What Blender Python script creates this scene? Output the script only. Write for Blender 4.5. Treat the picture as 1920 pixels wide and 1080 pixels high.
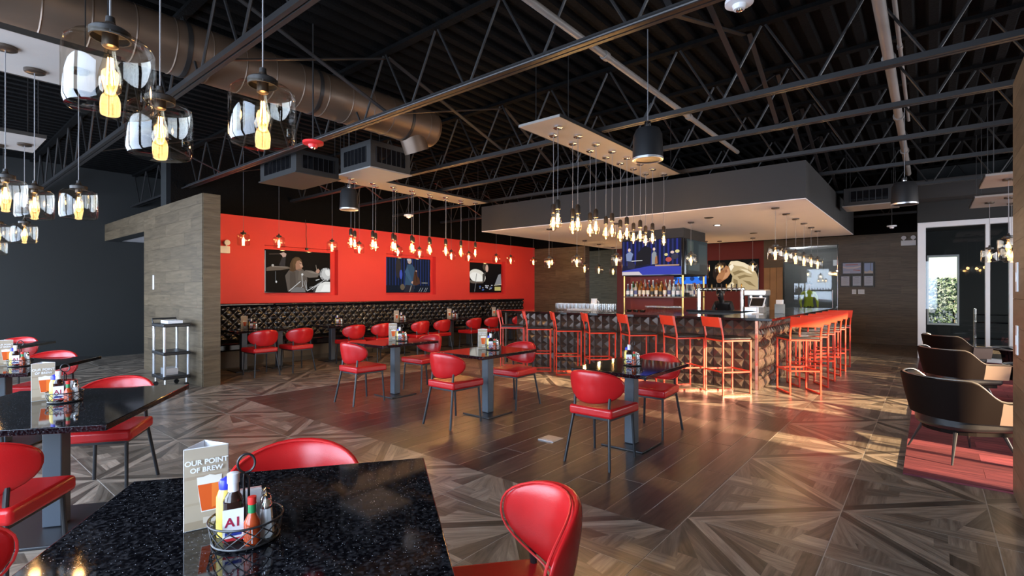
import bpy, math, random
from mathutils import Vector, Matrix
random.seed(7)
for o in list(bpy.data.objects): bpy.data.objects.remove(o)
sc = bpy.context.scene
C = sc.collection
PI = math.pi
R = math.radians

# ---------------------------------------------------------------- camera
EYE = 1.45
YAW = 39.5
FPX, HOR, CX = 948.0, 547.0, 960.0          # focal length and horizon row in photo pixels (1920 wide)
cam_d = bpy.data.cameras.new('camera'); cam = bpy.data.objects.new('camera', cam_d); C.objects.link(cam)
cam_d.sensor_fit = 'HORIZONTAL'; cam_d.sensor_width = 36.0; cam_d.lens = 36.0*FPX/1920.0
cam_d.shift_y = (HOR-540.0)/1920.0
cam_d.clip_start = 0.02; cam_d.clip_end = 300
cam.location = (0, 0, EYE); cam.rotation_euler = (R(90), 0, R(YAW))
sc.camera = cam
FW = Vector((-math.sin(R(YAW)), math.cos(R(YAW)))); RT = Vector((math.cos(R(YAW)), math.sin(R(YAW))))
def ray(px): return FW + RT*((px-CX)/FPX)
def on_y(px, Y):                    # where a pixel column meets a wall y = Y
    d = ray(px); return d.x*Y/d.y, Y/d.y
def hgt(py, t): return EYE + (HOR-py)/FPX*t

# ---------------------------------------------------------------- world, sun, daylight, exposure
W = bpy.data.worlds.new('world'); sc.world = W; W.use_nodes = True
wn = W.node_tree.nodes; wl = W.node_tree.links
bg = wn['Background']
sky = wn.new('ShaderNodeTexSky'); sky.sky_type = 'NISHITA'; sky.sun_disc = False
sky.sun_elevation = R(32); sky.sun_rotation = R(75); sky.air_density = 1.2; sky.dust_density = 1.0
wl.new(sky.outputs[0], bg.inputs['Color']); bg.inputs['Strength'].default_value = 0.35
sun_d = bpy.data.lights.new('sun', 'SUN'); sun_d.energy = 20.0; sun_d.angle = R(0.6); sun_d.color = (1.0, 0.72, 0.42)
sun = bpy.data.objects.new('sun', sun_d); C.objects.link(sun)
sdir = Vector((-0.96, 0.13, -0.24)); sun.rotation_euler = sdir.to_track_quat('-Z', 'Y').to_euler(); sun.location = (12, 2, 8)
def area(name, loc, dirv, sx, sy, power, col):
    l = bpy.data.lights.new(name, 'AREA'); l.shape = 'RECTANGLE'; l.size = sx; l.size_y = sy; l.energy = power; l.color = col
    o = bpy.data.objects.new(name, l); C.objects.link(o); o.location = loc
    o.rotation_euler = Vector(dirv).to_track_quat('-Z', 'Y').to_euler(); return o
WIN_Y = -1.75
for k in range(6):                   # daylight in the six window bays of the wall behind the camera
    area('window_daylight', (-13.0+2.45*k, WIN_Y+0.03, 1.75), (0, 1, -0.05), 2.1, 2.2, 115, (0.62, 0.765, 1.0))
for k in range(4):                   # and in the lounge windows
    area('window_daylight', (5.9, 4.7+2.3*k, 1.75), (-1, 0, -0.05), 2.0, 2.2, 75, (0.85, 0.90, 1.0))
area('window_daylight', (5.9, 16.6, 1.75), (-1, 0, -0.05), 2.0, 2.0, 60, (0.80, 0.88, 1.0))   # added unseen source that brightens the room behind the glazing
vs = sc.view_settings
vs.view_transform = 'Standard'; vs.look = 'None'; vs.gamma = 1.0; vs.use_curve_mapping = False
vs.exposure = 0.66

# ---------------------------------------------------------------- materials
MATS = {}
def N(nt, t, **kw):
    n = nt.nodes.new(t)
    for k, v in kw.items():
        if k in n.inputs.keys() if isinstance(k, str) else False: n.inputs[k].default_value = v
        else: setattr(n, k, v)
    return n
def mat(name, col, rough=0.5, metal=0.0, spec=0.5, noise=0.0, nscale=8.0, bump=0.0, bscale=60.0, rnd=0.0, emit=None, estr=0.0, coat=0.0):
    if name in MATS: return MATS[name]
    m = bpy.data.materials.new(name); m.use_nodes = True; nt = m.node_tree; b = nt.nodes['Principled BSDF']
    b.inputs['Base Color'].default_value = (*col, 1); b.inputs['Roughness'].default_value = rough
    b.inputs['Metallic'].default_value = metal; b.inputs['Specular IOR Level'].default_value = spec
    b.inputs['Coat Weight'].default_value = coat; b.inputs['Coat Roughness'].default_value = 0.08
    if emit: b.inputs['Emission Color'].default_value = (*emit, 1); b.inputs['Emission Strength'].default_value = estr
    tc = nt.nodes.new('ShaderNodeTexCoord')
    if noise or rnd:
        nz = nt.nodes.new('ShaderNodeTexNoise'); nz.inputs['Scale'].default_value = nscale; nz.inputs['Detail'].default_value = 4
        nt.links.new(tc.outputs['Object'], nz.inputs['Vector'])
        mr = nt.nodes.new('ShaderNodeMapRange'); mr.inputs['To Min'].default_value = 1-noise; mr.inputs['To Max'].default_value = 1+noise
        nt.links.new(nz.outputs['Fac'], mr.inputs['Value'])
        src = mr.outputs['Result']
        if rnd:
            oi = nt.nodes.new('ShaderNodeObjectInfo'); m2 = nt.nodes.new('ShaderNodeMapRange')
            m2.inputs['To Min'].default_value = 1-rnd; m2.inputs['To Max'].default_value = 1+rnd
            nt.links.new(oi.outputs['Random'], m2.inputs['Value'])
            mu = nt.nodes.new('ShaderNodeMath'); mu.operation = 'MULTIPLY'
            nt.links.new(src, mu.inputs[0]); nt.links.new(m2.outputs['Result'], mu.inputs[1]); src = mu.outputs[0]
        mx = nt.nodes.new('ShaderNodeVectorMath'); mx.operation = 'SCALE'; mx.inputs[0].default_value = col
        nt.links.new(src, mx.inputs['Scale']); nt.links.new(mx.outputs[0], b.inputs['Base Color'])
    if bump:
        n2 = nt.nodes.new('ShaderNodeTexNoise'); n2.inputs['Scale'].default_value = bscale; n2.inputs['Detail'].default_value = 5
        nt.links.new(tc.outputs['Object'], n2.inputs['Vector'])
        bp = nt.nodes.new('ShaderNodeBump'); bp.inputs['Strength'].default_value = bump; bp.inputs['Distance'].default_value = 0.01
        nt.links.new(n2.outputs['Fac'], bp.inputs['Height']); nt.links.new(bp.outputs[0], b.inputs['Normal'])
    MATS[name] = m; return m

def wood_mat(name, cols, rough=0.35, scale=(1.2, 14.0), use_tone=False, rnd=0.25, spec=0.5):
    """Wood grain along UV x. cols: dark, mid, light. Tone comes from a colour attribute (per board) or the object's random number."""
    if name in MATS: return MATS[name]
    m = bpy.data.materials.new(name); m.use_nodes = True; nt = m.node_tree; L = nt.links; b = nt.nodes['Principled BSDF']
    b.inputs['Roughness'].default_value = rough; b.inputs['Specular IOR Level'].default_value = spec
    uv = nt.nodes.new('ShaderNodeUVMap'); oi = nt.nodes.new('ShaderNodeObjectInfo')
    mp = nt.nodes.new('ShaderNodeMapping'); mp.inputs['Scale'].default_value = (scale[0], scale[1], 1)
    L.new(uv.outputs[0], mp.inputs['Vector'])
    off = nt.nodes.new('ShaderNodeVectorMath'); off.operation = 'SCALE'; off.inputs[0].default_value = (37, 61, 13)
    L.new(oi.outputs['Random'], off.inputs['Scale'])
    ad = nt.nodes.new('ShaderNodeVectorMath'); ad.operation = 'ADD'; L.new(mp.outputs[0], ad.inputs[0]); L.new(off.outputs[0], ad.inputs[1])
    nz = nt.nodes.new('ShaderNodeTexNoise'); nz.inputs['Scale'].default_value = 1.6; nz.inputs['Detail'].default_value = 7; nz.inputs['Roughness'].default_value = 0.62
    nz.inputs['Distortion'].default_value = 0.5
    L.new(ad.outputs[0], nz.inputs['Vector'])
    rp = nt.nodes.new('ShaderNodeValToRGB'); e = rp.color_ramp.elements
    e[0].position = 0.30; e[0].color = (*cols[0], 1); e[1].position = 0.72; e[1].color = (*cols[2], 1)
    k = e.new(0.5); k.color = (*cols[1], 1)
    L.new(nz.outputs['Fac'], rp.inputs['Fac'])
    if use_tone:
        at = nt.nodes.new('ShaderNodeAttribute'); at.attribute_name = 'tone'; fac = at.outputs['Fac']; lo, hi = 0.38, 1.85
    else:
        fac = oi.outputs['Random']; lo, hi = 1-rnd, 1+rnd
    mr = nt.nodes.new('ShaderNodeMapRange'); mr.inputs['To Min'].default_value = lo; mr.inputs['To Max'].default_value = hi
    L.new(fac, mr.inputs['Value'])
    sc_ = nt.nodes.new('ShaderNodeVectorMath'); sc_.operation = 'SCALE'; L.new(rp.outputs[0], sc_.inputs[0]); L.new(mr.outputs[0], sc_.inputs['Scale'])
    L.new(sc_.outputs[0], b.inputs['Base Color'])
    bp = nt.nodes.new('ShaderNodeBump'); bp.inputs['Strength'].default_value = 0.12; bp.inputs['Distance'].default_value = 0.004
    L.new(nz.outputs['Fac'], bp.inputs['Height']); L.new(bp.outputs[0], b.inputs['Normal'])
    MATS[name] = m; return m

def glass_mat(name, tint=(1, 1, 1), refl=0.35, base=0.06):
    """Thin clear glass: see-through with a mirror-like film that strengthens at the rim."""
    if name in MATS: return MATS[name]
    m = bpy.data.materials.new(name); m.use_nodes = True; nt = m.node_tree; L = nt.links
    nt.nodes.remove(nt.nodes['Principled BSDF']); out = nt.nodes['Material Output']
    tr = nt.nodes.new('ShaderNodeBsdfTransparent'); tr.inputs[0].default_value = (*tint, 1)
    gl = nt.nodes.new('ShaderNodeBsdfGlossy'); gl.inputs['Roughness'].default_value = 0.02
    lw = nt.nodes.new('ShaderNodeLayerWeight'); lw.inputs['Blend'].default_value = 0.35
    mr = nt.nodes.new('ShaderNodeMapRange'); mr.inputs['To Min'].default_value = base; mr.inputs['To Max'].default_value = refl
    L.new(lw.outputs['Facing'], mr.inputs['Value'])
    mx = nt.nodes.new('ShaderNodeMixShader'); L.new(mr.outputs[0], mx.inputs[0]); L.new(tr.outputs[0], mx.inputs[1]); L.new(gl.outputs[0], mx.inputs[2])
    L.new(mx.outputs[0], out.inputs['Surface'])
    MATS[name] = m; return m

def granite_mat():
    m = bpy.data.materials.new('black_granite'); m.use_nodes = True; nt = m.node_tree; L = nt.links; b = nt.nodes['Principled BSDF']
    tc = nt.nodes.new('ShaderNodeTexCoord')
    v = nt.nodes.new('ShaderNodeTexVoronoi'); v.inputs['Scale'].default_value = 210; v.inputs['Randomness'].default_value = 1
    L.new(tc.outputs['Object'], v.inputs['Vector'])
    wn_ = nt.nodes.new('ShaderNodeTexWhiteNoise'); L.new(v.outputs['Color'], wn_.inputs['Vector'])
    a = nt.nodes.new('ShaderNodeMath'); a.operation = 'LESS_THAN'; a.inputs[1].default_value = 0.24; L.new(v.outputs['Distance'], a.inputs[0])
    c = nt.nodes.new('ShaderNodeMath'); c.operation = 'GREATER_THAN'; c.inputs[1].default_value = 0.90; L.new(wn_.outputs['Value'], c.inputs[0])
    mu = nt.nodes.new('ShaderNodeMath'); mu.operation = 'MULTIPLY'; L.new(a.outputs[0], mu.inputs[0]); L.new(c.outputs[0], mu.inputs[1])
    nz = nt.nodes.new('ShaderNodeTexNoise'); nz.inputs['Scale'].default_value = 90; L.new(tc.outputs['Object'], nz.inputs['Vector'])
    rp = nt.nodes.new('ShaderNodeValToRGB'); rp.color_ramp.elements[0].color = (0.002, 0.002, 0.003, 1); rp.color_ramp.elements[1].color = (0.03, 0.03, 0.034, 1)
    rp.color_ramp.elements[0].position = 0.45; rp.color_ramp.elements[1].position = 0.75
    L.new(nz.outputs['Fac'], rp.inputs['Fac'])
    mx = nt.nodes.new('ShaderNodeMix'); mx.data_type = 'RGBA'; L.new(mu.outputs[0], mx.inputs[0]); L.new(rp.outputs[0], mx.inputs[6]); mx.inputs[7].default_value = (0.36, 0.38, 0.41, 1)
    L.new(mx.outputs[2], b.inputs['Base Color']); b.inputs['Roughness'].default_value = 0.06
    MATS['black_granite'] = m; return m

M_granite = granite_mat()
M_tilewood = wood_mat('floor_tile_wood', ((0.085, 0.066, 0.05), (0.19, 0.15, 0.115), (0.30, 0.25, 0.195)), rough=0.30, scale=(2.0, 22), use_tone=True)
M_plank = wood_mat('dark_floor_plank', ((0.030, 0.020, 0.016), (0.062, 0.042, 0.033), (0.105, 0.075, 0.058)), rough=0.30, scale=(1.5, 14), rnd=0.3)
M_wallwood = wood_mat('wall_plank_wood', ((0.070, 0.049, 0.028), (0.114, 0.083, 0.048), (0.160, 0.119, 0.074)), rough=0.5, scale=(1.5, 16), rnd=0.14)
M_grout = mat('floor_grout', (0.50, 0.46, 0.40), 0.8, noise=0.2)
M_red = mat('red_wall_paint', (0.80, 0.050, 0.045), 0.6, noise=0.05, nscale=2, bump=0.05, bscale=150)
M_darkred = mat('deep_red_wall_paint', (0.20, 0.018, 0.012), 0.6, noise=0.06, nscale=2)
M_char = mat('charcoal_wall_paint', (0.016, 0.0175, 0.0172), 0.75, noise=0.12, nscale=1.5, bump=0.05, bscale=120)
M_deck = mat('black_roof_deck', (0.0024, 0.0024, 0.0025), 0.85, spec=0.12, noise=0.5, nscale=9, bump=0.9, bscale=38)
M_steel = mat('dark_painted_steel', (0.020, 0.019, 0.019), 0.42, spec=0.5, noise=0.2, nscale=5)
M_pipe = mat('grey_pipe_paint', (0.24, 0.225, 0.21), 0.4, noise=0.2, nscale=3)
M_duct = mat('bronze_grey_duct', (0.15, 0.105, 0.075), 0.42, metal=0.5, noise=0.15, nscale=3)
M_soffit = mat('dark_taupe_soffit', (0.024, 0.0235, 0.023), 0.7, noise=0.06)
M_white = mat('white_ceiling_paint', (0.80, 0.77, 0.79), 0.8, noise=0.03)
M_whitepl = mat('white_plastic', (0.75, 0.76, 0.78), 0.4)
M_frame = mat('white_aluminium_frame', (0.70, 0.72, 0.74), 0.35, noise=0.03)
M_vinyl = mat('red_vinyl', (0.52, 0.012, 0.014), 0.27, spec=0.5, noise=0.08, nscale=14, bump=0.06, bscale=260)
M_piping = mat('red_vinyl_piping', (0.62, 0.03, 0.03), 0.3)
M_blacktube = mat('black_powder_coat', (0.018, 0.018, 0.020), 0.35)
M_pedestal = mat('slate_pedestal_steel', (0.075, 0.090, 0.110), 0.4, metal=0.2)
M_orange = mat('orange_red_enamel', (0.66, 0.045, 0.018), 0.33, spec=0.5, noise=0.05)
M_blackpad = mat('black_leather', (0.012, 0.012, 0.013), 0.28, bump=0.1, bscale=200)
M_tuft = mat('black_tufted_vinyl', (0.010, 0.010, 0.012), 0.17, spec=0.7)
M_brownleather = mat('dark_brown_leather', (0.007, 0.0045, 0.004), 0.6, spec=0.05)
M_taupeleather = mat('taupe_leather', (0.16, 0.115, 0.09), 0.4)
M_chrome = mat('chrome', (0.75, 0.75, 0.76), 0.12, metal=1.0)
M_alu = mat('brushed_aluminium', (0.62, 0.64, 0.67), 0.3, metal=0.7)
M_brass = mat('aged_brass', (0.55, 0.38, 0.13), 0.28, metal=1.0)
M_trim = mat('dull_metal_trim', (0.30, 0.28, 0.26), 0.38, metal=0.8)
M_blackpl = mat('black_plastic', (0.014, 0.014, 0.015), 0.45)
M_blackgloss = mat('black_gloss', (0.006, 0.006, 0.007), 0.08)
M_socket = mat('dark_bronze_socket', (0.10, 0.08, 0.065), 0.3, metal=0.8)
M_cord = mat('grey_cord', (0.20, 0.20, 0.21), 0.5)
M_jar = glass_mat('jar_glass', (0.985, 0.955, 0.90), 0.30, 0.04)
M_bulbglass = glass_mat('bulb_glass', (1.0, 0.95, 0.85), 0.25, 0.03)
M_clear = glass_mat('clear_glass', (0.97, 0.98, 0.98), 0.62, 0.06)
M_pane = glass_mat('window_pane', (0.86, 0.90, 0.92), 0.45, 0.03)
M_fil = mat('glowing_filament', (1, 0.6, 0.2), 0.5, emit=(1.0, 0.52, 0.16), estr=16.0)
M_lit = mat('lit_downlight', (1, 0.95, 0.9), 0.5, emit=(1.0, 0.93, 0.85), estr=12.0)
M_bartile = mat('bronze_pyramid_tile', (0.085, 0.058, 0.046), 0.22, metal=0.35, noise=0.25, nscale=12, rnd=0.15)
M_copper = mat('copper_trim', (0.55, 0.26, 0.17), 0.18, metal=1.0)
M_counter = mat('black_stone_counter', (0.010, 0.010, 0.011), 0.10, noise=0.4, nscale=60)
M_canopy = mat('grey_canopy_board', (0.30, 0.275, 0.25), 0.6, noise=0.06)
M_paper = mat('white_paper', (0.80, 0.80, 0.82), 0.6)
M_skin = mat('skin', (0.45, 0.24, 0.16), 0.5)
M_hair = mat('dark_hair', (0.02, 0.014, 0.01), 0.5)
def flat(col, e=0.0):
    n = 'print_%d_%d_%d_%d' % (col[0]*255, col[1]*255, col[2]*255, e*100)
    if e: return mat(n, (0.002, 0.002, 0.002), 0.5, spec=0.06, emit=col, estr=e)
    return mat(n, col, 0.5)

# ---------------------------------------------------------------- mesh builder
class MB:
    def __init__(s): s.v = []; s.f = []; s.m = []; s.uv = []; s.mi = 0
    def add(s, vs_, fs, mi=None):
        b = len(s.v); s.v += [tuple(v) for v in vs_]
        for f in fs: s.f.append(tuple(b+i for i in f)); s.m.append(s.mi if mi is None else mi)
        return s
    def box(s, x0, x1, y0, y1, z0, z1, mi=None):
        return s.add([(x0,y0,z0),(x1,y0,z0),(x1,y1,z0),(x0,y1,z0),(x0,y0,z1),(x1,y0,z1),(x1,y1,z1),(x0,y1,z1)],
              [(0,3,2,1),(4,5,6,7),(0,1,5,4),(1,2,6,5),(2,3,7,6),(3,0,4,7)], mi)
    def cbox(s, cx, cy, cz, sx, sy, sz, mi=None): return s.box(cx-sx/2, cx+sx/2, cy-sy/2, cy+sy/2, cz-sz/2, cz+sz/2, mi)
    def bar(s, p, q, w, h=None, mi=None):          # square bar between two points
        p = Vector(p); q = Vector(q); d = (q-p).normalized(); h = h or w
        up = Vector((0,0,1)) if abs(d.z) < 0.95 else Vector((0,1,0))
        a = d.cross(up).normalized(); b = a.cross(d).normalized()
        vs_ = [c + a*(i*w/2) + b*(j*h/2) for c in (p, q) for i, j in ((-1,-1),(1,-1),(1,1),(-1,1))]
        return s.add(vs_, [(0,1,2,3),(7,6,5,4),(0,4,5,1),(1,5,6,2),(2,6,7,3),(3,7,4,0)], mi)
    def cyl(s, p, q, r0, r1=None, n=10, cap=True, mi=None):
        r1 = r0 if r1 is None else r1; p = Vector(p); q = Vector(q); d = (q-p).normalized()
        a = d.orthogonal().normalized(); b = d.cross(a)
        vs_ = [c + (a*math.cos(2*PI*i/n) + b*math.sin(2*PI*i/n))*r for c, r in ((p, r0), (q, r1)) for i in range(n)]
        fs = [(i, (i+1) % n, n+(i+1) % n, n+i) for i in range(n)]
        if cap: fs += [tuple(range(n-1, -1, -1)), tuple(range(n, 2*n))]
        return s.add(vs_, fs, mi)
    def lathe(s, prof, n=20, c=(0,0,0), mi=None, closed=False):
        vs_ = [(c[0]+r*math.cos(2*PI*i/n), c[1]+r*math.sin(2*PI*i/n), c[2]+z) for r, z in prof for i in range(n)]
        k = len(prof); fs = [(j*n+i, j*n+(i+1) % n, (j+1)*n+(i+1) % n, (j+1)*n+i) for j in range(k-1) for i in range(n)]
        if prof[0][0] > 1e-4 and closed: fs.append(tuple(range(n-1, -1, -1)))
        if prof[-1][0] > 1e-4 and closed: fs.append(tuple((k-1)*n+i for i in range(n)))
        return s.add(vs_, fs, mi)
    def tube(s, pts, r, n=8, closed=False, mi=None):
        pts = [Vector(p) for p in pts]; k = len(pts); vs_ = []
        prev = None
        for i, p in enumerate(pts):
            d = (pts[(i+1) % k]-pts[i-1]) if closed else (pts[min(i+1, k-1)]-pts[max(i-1, 0)])
            d.normalize()
            a = d.orthogonal().normalized() if prev is None else (prev - d*prev.dot(d)).normalized()
            prev = a; b = d.cross(a)
            vs_ += [p+(a*math.cos(2*PI*j/n)+b*math.sin(2*PI*j/n))*r for j in range(n)]
        kk = k if closed else k-1
        fs = [(i*n+j, i*n+(j+1) % n, ((i+1) % k)*n+(j+1) % n, ((i+1) % k)*n+j) for i in range(kk) for j in range(n)]
        if not closed: fs += [tuple(range(n-1, -1, -1)), tuple((k-1)*n+j for j in range(n))]
        return s.add(vs_, fs, mi)
    def prism(s, poly, z0, z1, mi=None):
        n = len(poly); vs_ = [(x, y, z0) for x, y in poly]+[(x, y, z1) for x, y in poly]
        return s.add(vs_, [tuple(range(n-1, -1, -1)), tuple(range(n, 2*n))]+[(i, (i+1) % n, n+(i+1) % n, n+i) for i in range(n)], mi)
    def xf(s, M):
        s.v = [tuple(M @ Vector(v)) for v in s.v]; return s
    def mesh(s, name, mats, smooth=False, angle=None):
        me = bpy.data.meshes.new(name); me.from_pydata(s.v, [], s.f)
        for m in (mats if isinstance(mats, (list, tuple)) else [mats]): me.materials.append(m)
        me.polygons.foreach_set('material_index', s.m)
        if smooth: me.polygons.foreach_set('use_smooth', [True]*len(me.polygons))
        me.update()
        if angle is not None and smooth: me.set_sharp_from_angle(angle=R(angle))
        return me
    def build(s, name, mats, parent=None, smooth=False, bevel=0, angle=35, seg=2):
        o = bpy.data.objects.new(name, s.mesh(name, mats, smooth or bevel > 0, angle)); C.objects.link(o); o.parent = parent
        if bevel:
            b = o.modifiers.new('bevel', 'BEVEL'); b.width = bevel; b.segments = seg; b.limit_method = 'ANGLE'; b.angle_limit = R(40)
        return o
def link(name, me, parent=None, loc=(0,0,0), rot=(0,0,0), scale=(1,1,1)):
    o = bpy.data.objects.new(name, me); C.objects.link(o); o.parent = parent
    o.location = loc; o.rotation_euler = rot; o.scale = scale; return o
def tag(o, label, cat, group=None):
    o['label'] = label; o['category'] = cat
    if group: o['group'] = group
    return o
def thing(name, label, cat, loc=(0,0,0), rz=0, group=None):
    o = bpy.data.objects.new(name, None); o.empty_display_size = 0.1; C.objects.link(o)
    o.location = loc; o.rotation_euler = (0, 0, rz); return tag(o, label, cat, group)
def dup(root, loc, rz, label=None, group=None):
    r = root.copy(); C.objects.link(r); r.location = loc; r.rotation_euler = (0, 0, rz)
    if label: r['label'] = label
    if group: r['group'] = group
    for ch in root.children:
        c = ch.copy(); C.objects.link(c); c.parent = r
        for g in ch.children:
            d = g.copy(); C.objects.link(d); d.parent = c
    return r
def struct(o): o['kind'] = 'structure'; return o
def stuff(o): o['kind'] = 'stuff'; return o
def text_mesh(body, size, extrude=0.0005, align='CENTER'):
    cu = bpy.data.curves.new('lettering', 'FONT'); cu.body = body; cu.size = size; cu.align_x = align; cu.align_y = 'CENTER'; cu.extrude = extrude; cu.offset = size*0.022
    o = bpy.data.objects.new('lettering', cu); C.objects.link(o)
    dg = bpy.context.evaluated_depsgraph_get(); me = bpy.data.meshes.new_from_object(o.evaluated_get(dg))
    bpy.data.objects.remove(o); return me
def lettering(body, size, m, parent, loc, rot, name='lettering'):
    me = text_mesh(body, size); me.materials.clear(); me.materials.append(m); return link(name, me, parent, loc, rot)

ORD = ['first', 'second', 'third', 'fourth', 'fifth', 'sixth', 'seventh', 'eighth', 'ninth', 'tenth', 'eleventh', 'twelfth']
class Pic:
    """A flat picture of w x h metres in the local x-z plane facing -y, drawn with coloured shapes in 0..1 coordinates."""
    def __init__(s, w, h, glow=0.0): s.w = w; s.h = h; s.g = glow; s.b = MB(); s.mats = []; s.k = 0
    def _mi(s, col):
        m = flat(col, s.g)
        if m not in s.mats: s.mats.append(m)
        return s.mats.index(m)
    def poly(s, pts, col):
        s.k += 1; y = -0.0004*s.k
        pts = [(min(max(u, 0.0), 1.0), min(max(v, 0.0), 1.0)) for u, v in pts]
        s.b.add([((u-0.5)*s.w, y, (v-0.5)*s.h) for u, v in pts], [tuple(range(len(pts)))], s._mi(col)); return s
    def rect(s, u0, v0, u1, v1, col): return s.poly([(u0,v0),(u1,v0),(u1,v1),(u0,v1)], col)
    def ell(s, u, v, ru, rv, col, n=20, rot=0, a0=0, a1=360):
        pts = []
        for i in range(n):
            a = R(a0+(a1-a0)*i/(n if a1-a0 == 360 else n-1)); x, y = ru*math.cos(a), rv*math.sin(a)
            pts.append((u+x*math.cos(rot)-y*math.sin(rot)*s.h/s.w, v+x*math.sin(rot)*s.w/s.h+y*math.cos(rot)))
        return s.poly(pts, col)
    def line(s, u0, v0, u1, v1, wd, col):
        dx, dy = (u1-u0)*s.w, (v1-v0)*s.h; l = math.hypot(dx, dy) or 1; nx, ny = -dy/l*wd/2/s.w, dx/l*wd/2/s.h
        return s.poly([(u0+nx,v0+ny),(u0-nx,v0-ny),(u1-nx,v1-ny),(u1+nx,v1+ny)], col)
    def build(s, name, parent, loc, rz=0):
        o = s.b.build(name, s.mats, parent); o.location = loc; o.rotation_euler = (0, 0, rz); return o
# ================================================================ THE SETTING
X_RED, X_DARK, WALL_H, DECK = -10.75, -14.2, 2.95, 4.15
def uv_planar(me, ax, ay):
    uvl = me.uv_layers.new(name='UVMap')
    for l in me.loops:
        co = me.vertices[l.vertex_index].co; uvl.data[l.index].uv = (co[ax], co[ay])
# ---- floor: grout bed, star-patterned wood-look tiles, dark planks, carpet
fl = struct(MB().box(-15, 7, -2.2, 21, -0.12, -0.0012).build('floor', M_grout))
T, GX, GY = 0.75, -1.195, 2.475
PZ = (-7.12, -1.197, 2.975, 6.45)                  # the dark plank field: x0, x1, y0, y1
CARPET = (-0.16, 6.0, 5.08, 14.2)
def tile_polys():
    d, e = 0.14, 0.13
    P = [[(0,0),(1,1),(1-d,1),(0,d)], [(0,0),(d,0),(1,1-d),(1,1)]]
    G = [(1,1), (1,1)]                              # grain direction per board
    for flip in (0, 1):
        y0, y1, ap = d+e, 1.0, (1-d, 1.0)
        sub = [[(0,d),(e,d+e),(e,1),(0,1)]]; gr = [(0,1)]
        ys = [y0+(y1-y0)*k for k in (0, 0.36, 0.68, 1.0)]
        for k in range(3):
            a, b = (e, ys[k]), (e, ys[k+1])
            c = 0.34 if k == 1 else 0.22
            a2 = (a[0]+(ap[0]-a[0])*c, a[1]+(ap[1]-a[1])*c); b2 = (b[0]+(ap[0]-b[0])*c, b[1]+(ap[1]-b[1])*c)
            sub += [[a, a2, b2, b], [a2, ap, b2]]; gr += [(0,1) if k != 1 else (1,0), (ap[0]-a[0], ap[1]-a[1])]
        if flip: sub = [[(y, x) for x, y in reversed(p)] for p in sub]; gr = [(b, a) for a, b in gr]
        P += sub; G += gr
    return P, G
def tile_mesh(rot, seed):
    rs = random.Random(seed); P, G = tile_polys(); V = []; F = []; UV = []; TN = []
    g = 0.003/T
    for q_, (p, gd) in enumerate(zip(P, G)):
        tone = (rs.uniform(0.0, 0.18), rs.uniform(0.7, 1.0))[q_] if q_ < 2 else rs.choice([0.05, 0.2, 0.3, 0.45, 0.55, 0.7, 0.85, 1.0]); l = math.hypot(*gd); cx, sx = gd[0]/l, gd[1]/l; o = rs.random()*9
        b = len(V); n = len(p); fu = []
        for x, y in p:
            fu.append(((x*cx+y*sx)*T+o, (-x*sx+y*cx)*T+o))
            x = min(max(x, g), 1-g); y = min(max(y, g), 1-g)
            if rot: x, y = 1-y, x
            V.append(((x-0.5)*T, (y-0.5)*T, 0.0))
        F.append(tuple(range(b, b+n))); UV.append(fu); TN.append(tone)
    b = len(V); q = (0.5-g)*T                       # the tile's edge
    V += [(x*q, y*q, z) for z in (0.0, -0.008) for x, y in ((-1,-1),(1,-1),(1,1),(-1,1))]
    for i in range(4): F.append((b+4+i, b+4+(i+1) % 4, b+(i+1) % 4, b+i)); UV.append([(0,0)]*4); TN.append(0.3)
    me = bpy.data.meshes.new('tile'); me.from_pydata(V, [], F); me.materials.append(M_tilewood)
    uvl = me.uv_layers.new(name='UVMap'); ca = me.attributes.new('tone', 'FLOAT', 'FACE')
    for p in me.polygons:
        ca.data[p.index].value = TN[p.index]
        for k, li in enumerate(p.loop_indices): uvl.data[li].uv = UV[p.index][k]
    me.update(); return me
TILES = [[tile_mesh(r, 11+s) for s in range(6)] for r in (0, 1)]
cells = []
for i in range(-18, 10):
    for j in range(-6, 24):
        x0, y0 = GX+T*i, GY+T*j
        if y0+T > 20.6 or y0 < -2.1 or x0 < -14.9 or x0 > 5.5: continue
        cx, cy = x0+T/2, y0+T/2
        if PZ[0] < cx < PZ[1] and PZ[2]-0.1 < cy < PZ[3]: continue
        if cx > CARPET[0]+0.36 and CARPET[2]+0.2 < cy < CARPET[3]: continue
        dx = Vector((cx, cy)); z = dx.dot(FW); x = dx.dot(RT)
        vis = z > 0.6 and abs(x) < z*1.06
        cells.append((0 if vis else 1, dx.length, i, j, cx, cy))
cells.sort()
far = MB(); rest = []
for n, (nv, dd, i, j, cx, cy) in enumerate(cells):
    me = TILES[0 if (i+j) % 2 else 1][(i*7+j*3+i*j) % 6]
    if n < 290 and not nv: link('tile', me, fl, (cx, cy, 0))
    else: rest.append((me, cx, cy))
def join_meshes(items, name, m):
    V = []; F = []; UV = []; TN = []
    for me, cx, cy in items:
        b = len(V); V += [(v.co.x+cx, v.co.y+cy, v.co.z) for v in me.vertices]
        for p in me.polygons:
            F.append(tuple(b+k for k in p.vertices)); UV.append([tuple(me.uv_layers[0].data[li].uv) for li in p.loop_indices]); TN.append(me.attributes['tone'].data[p.index].value)
    out = bpy.data.meshes.new(name); out.from_pydata(V, [], F); out.materials.append(m)
    uvl = out.uv_layers.new(name='UVMap'); ca = out.attributes.new('tone', 'FLOAT', 'FACE')
    for p in out.polygons:
        ca.data[p.index].value = TN[p.index]
        for k, li in enumerate(p.loop_indices): uvl.data[li].uv = UV[p.index][k]
    return out
stuff(link('far_tiles', join_meshes(rest, 'far_tiles', M_tilewood), fl))
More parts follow.
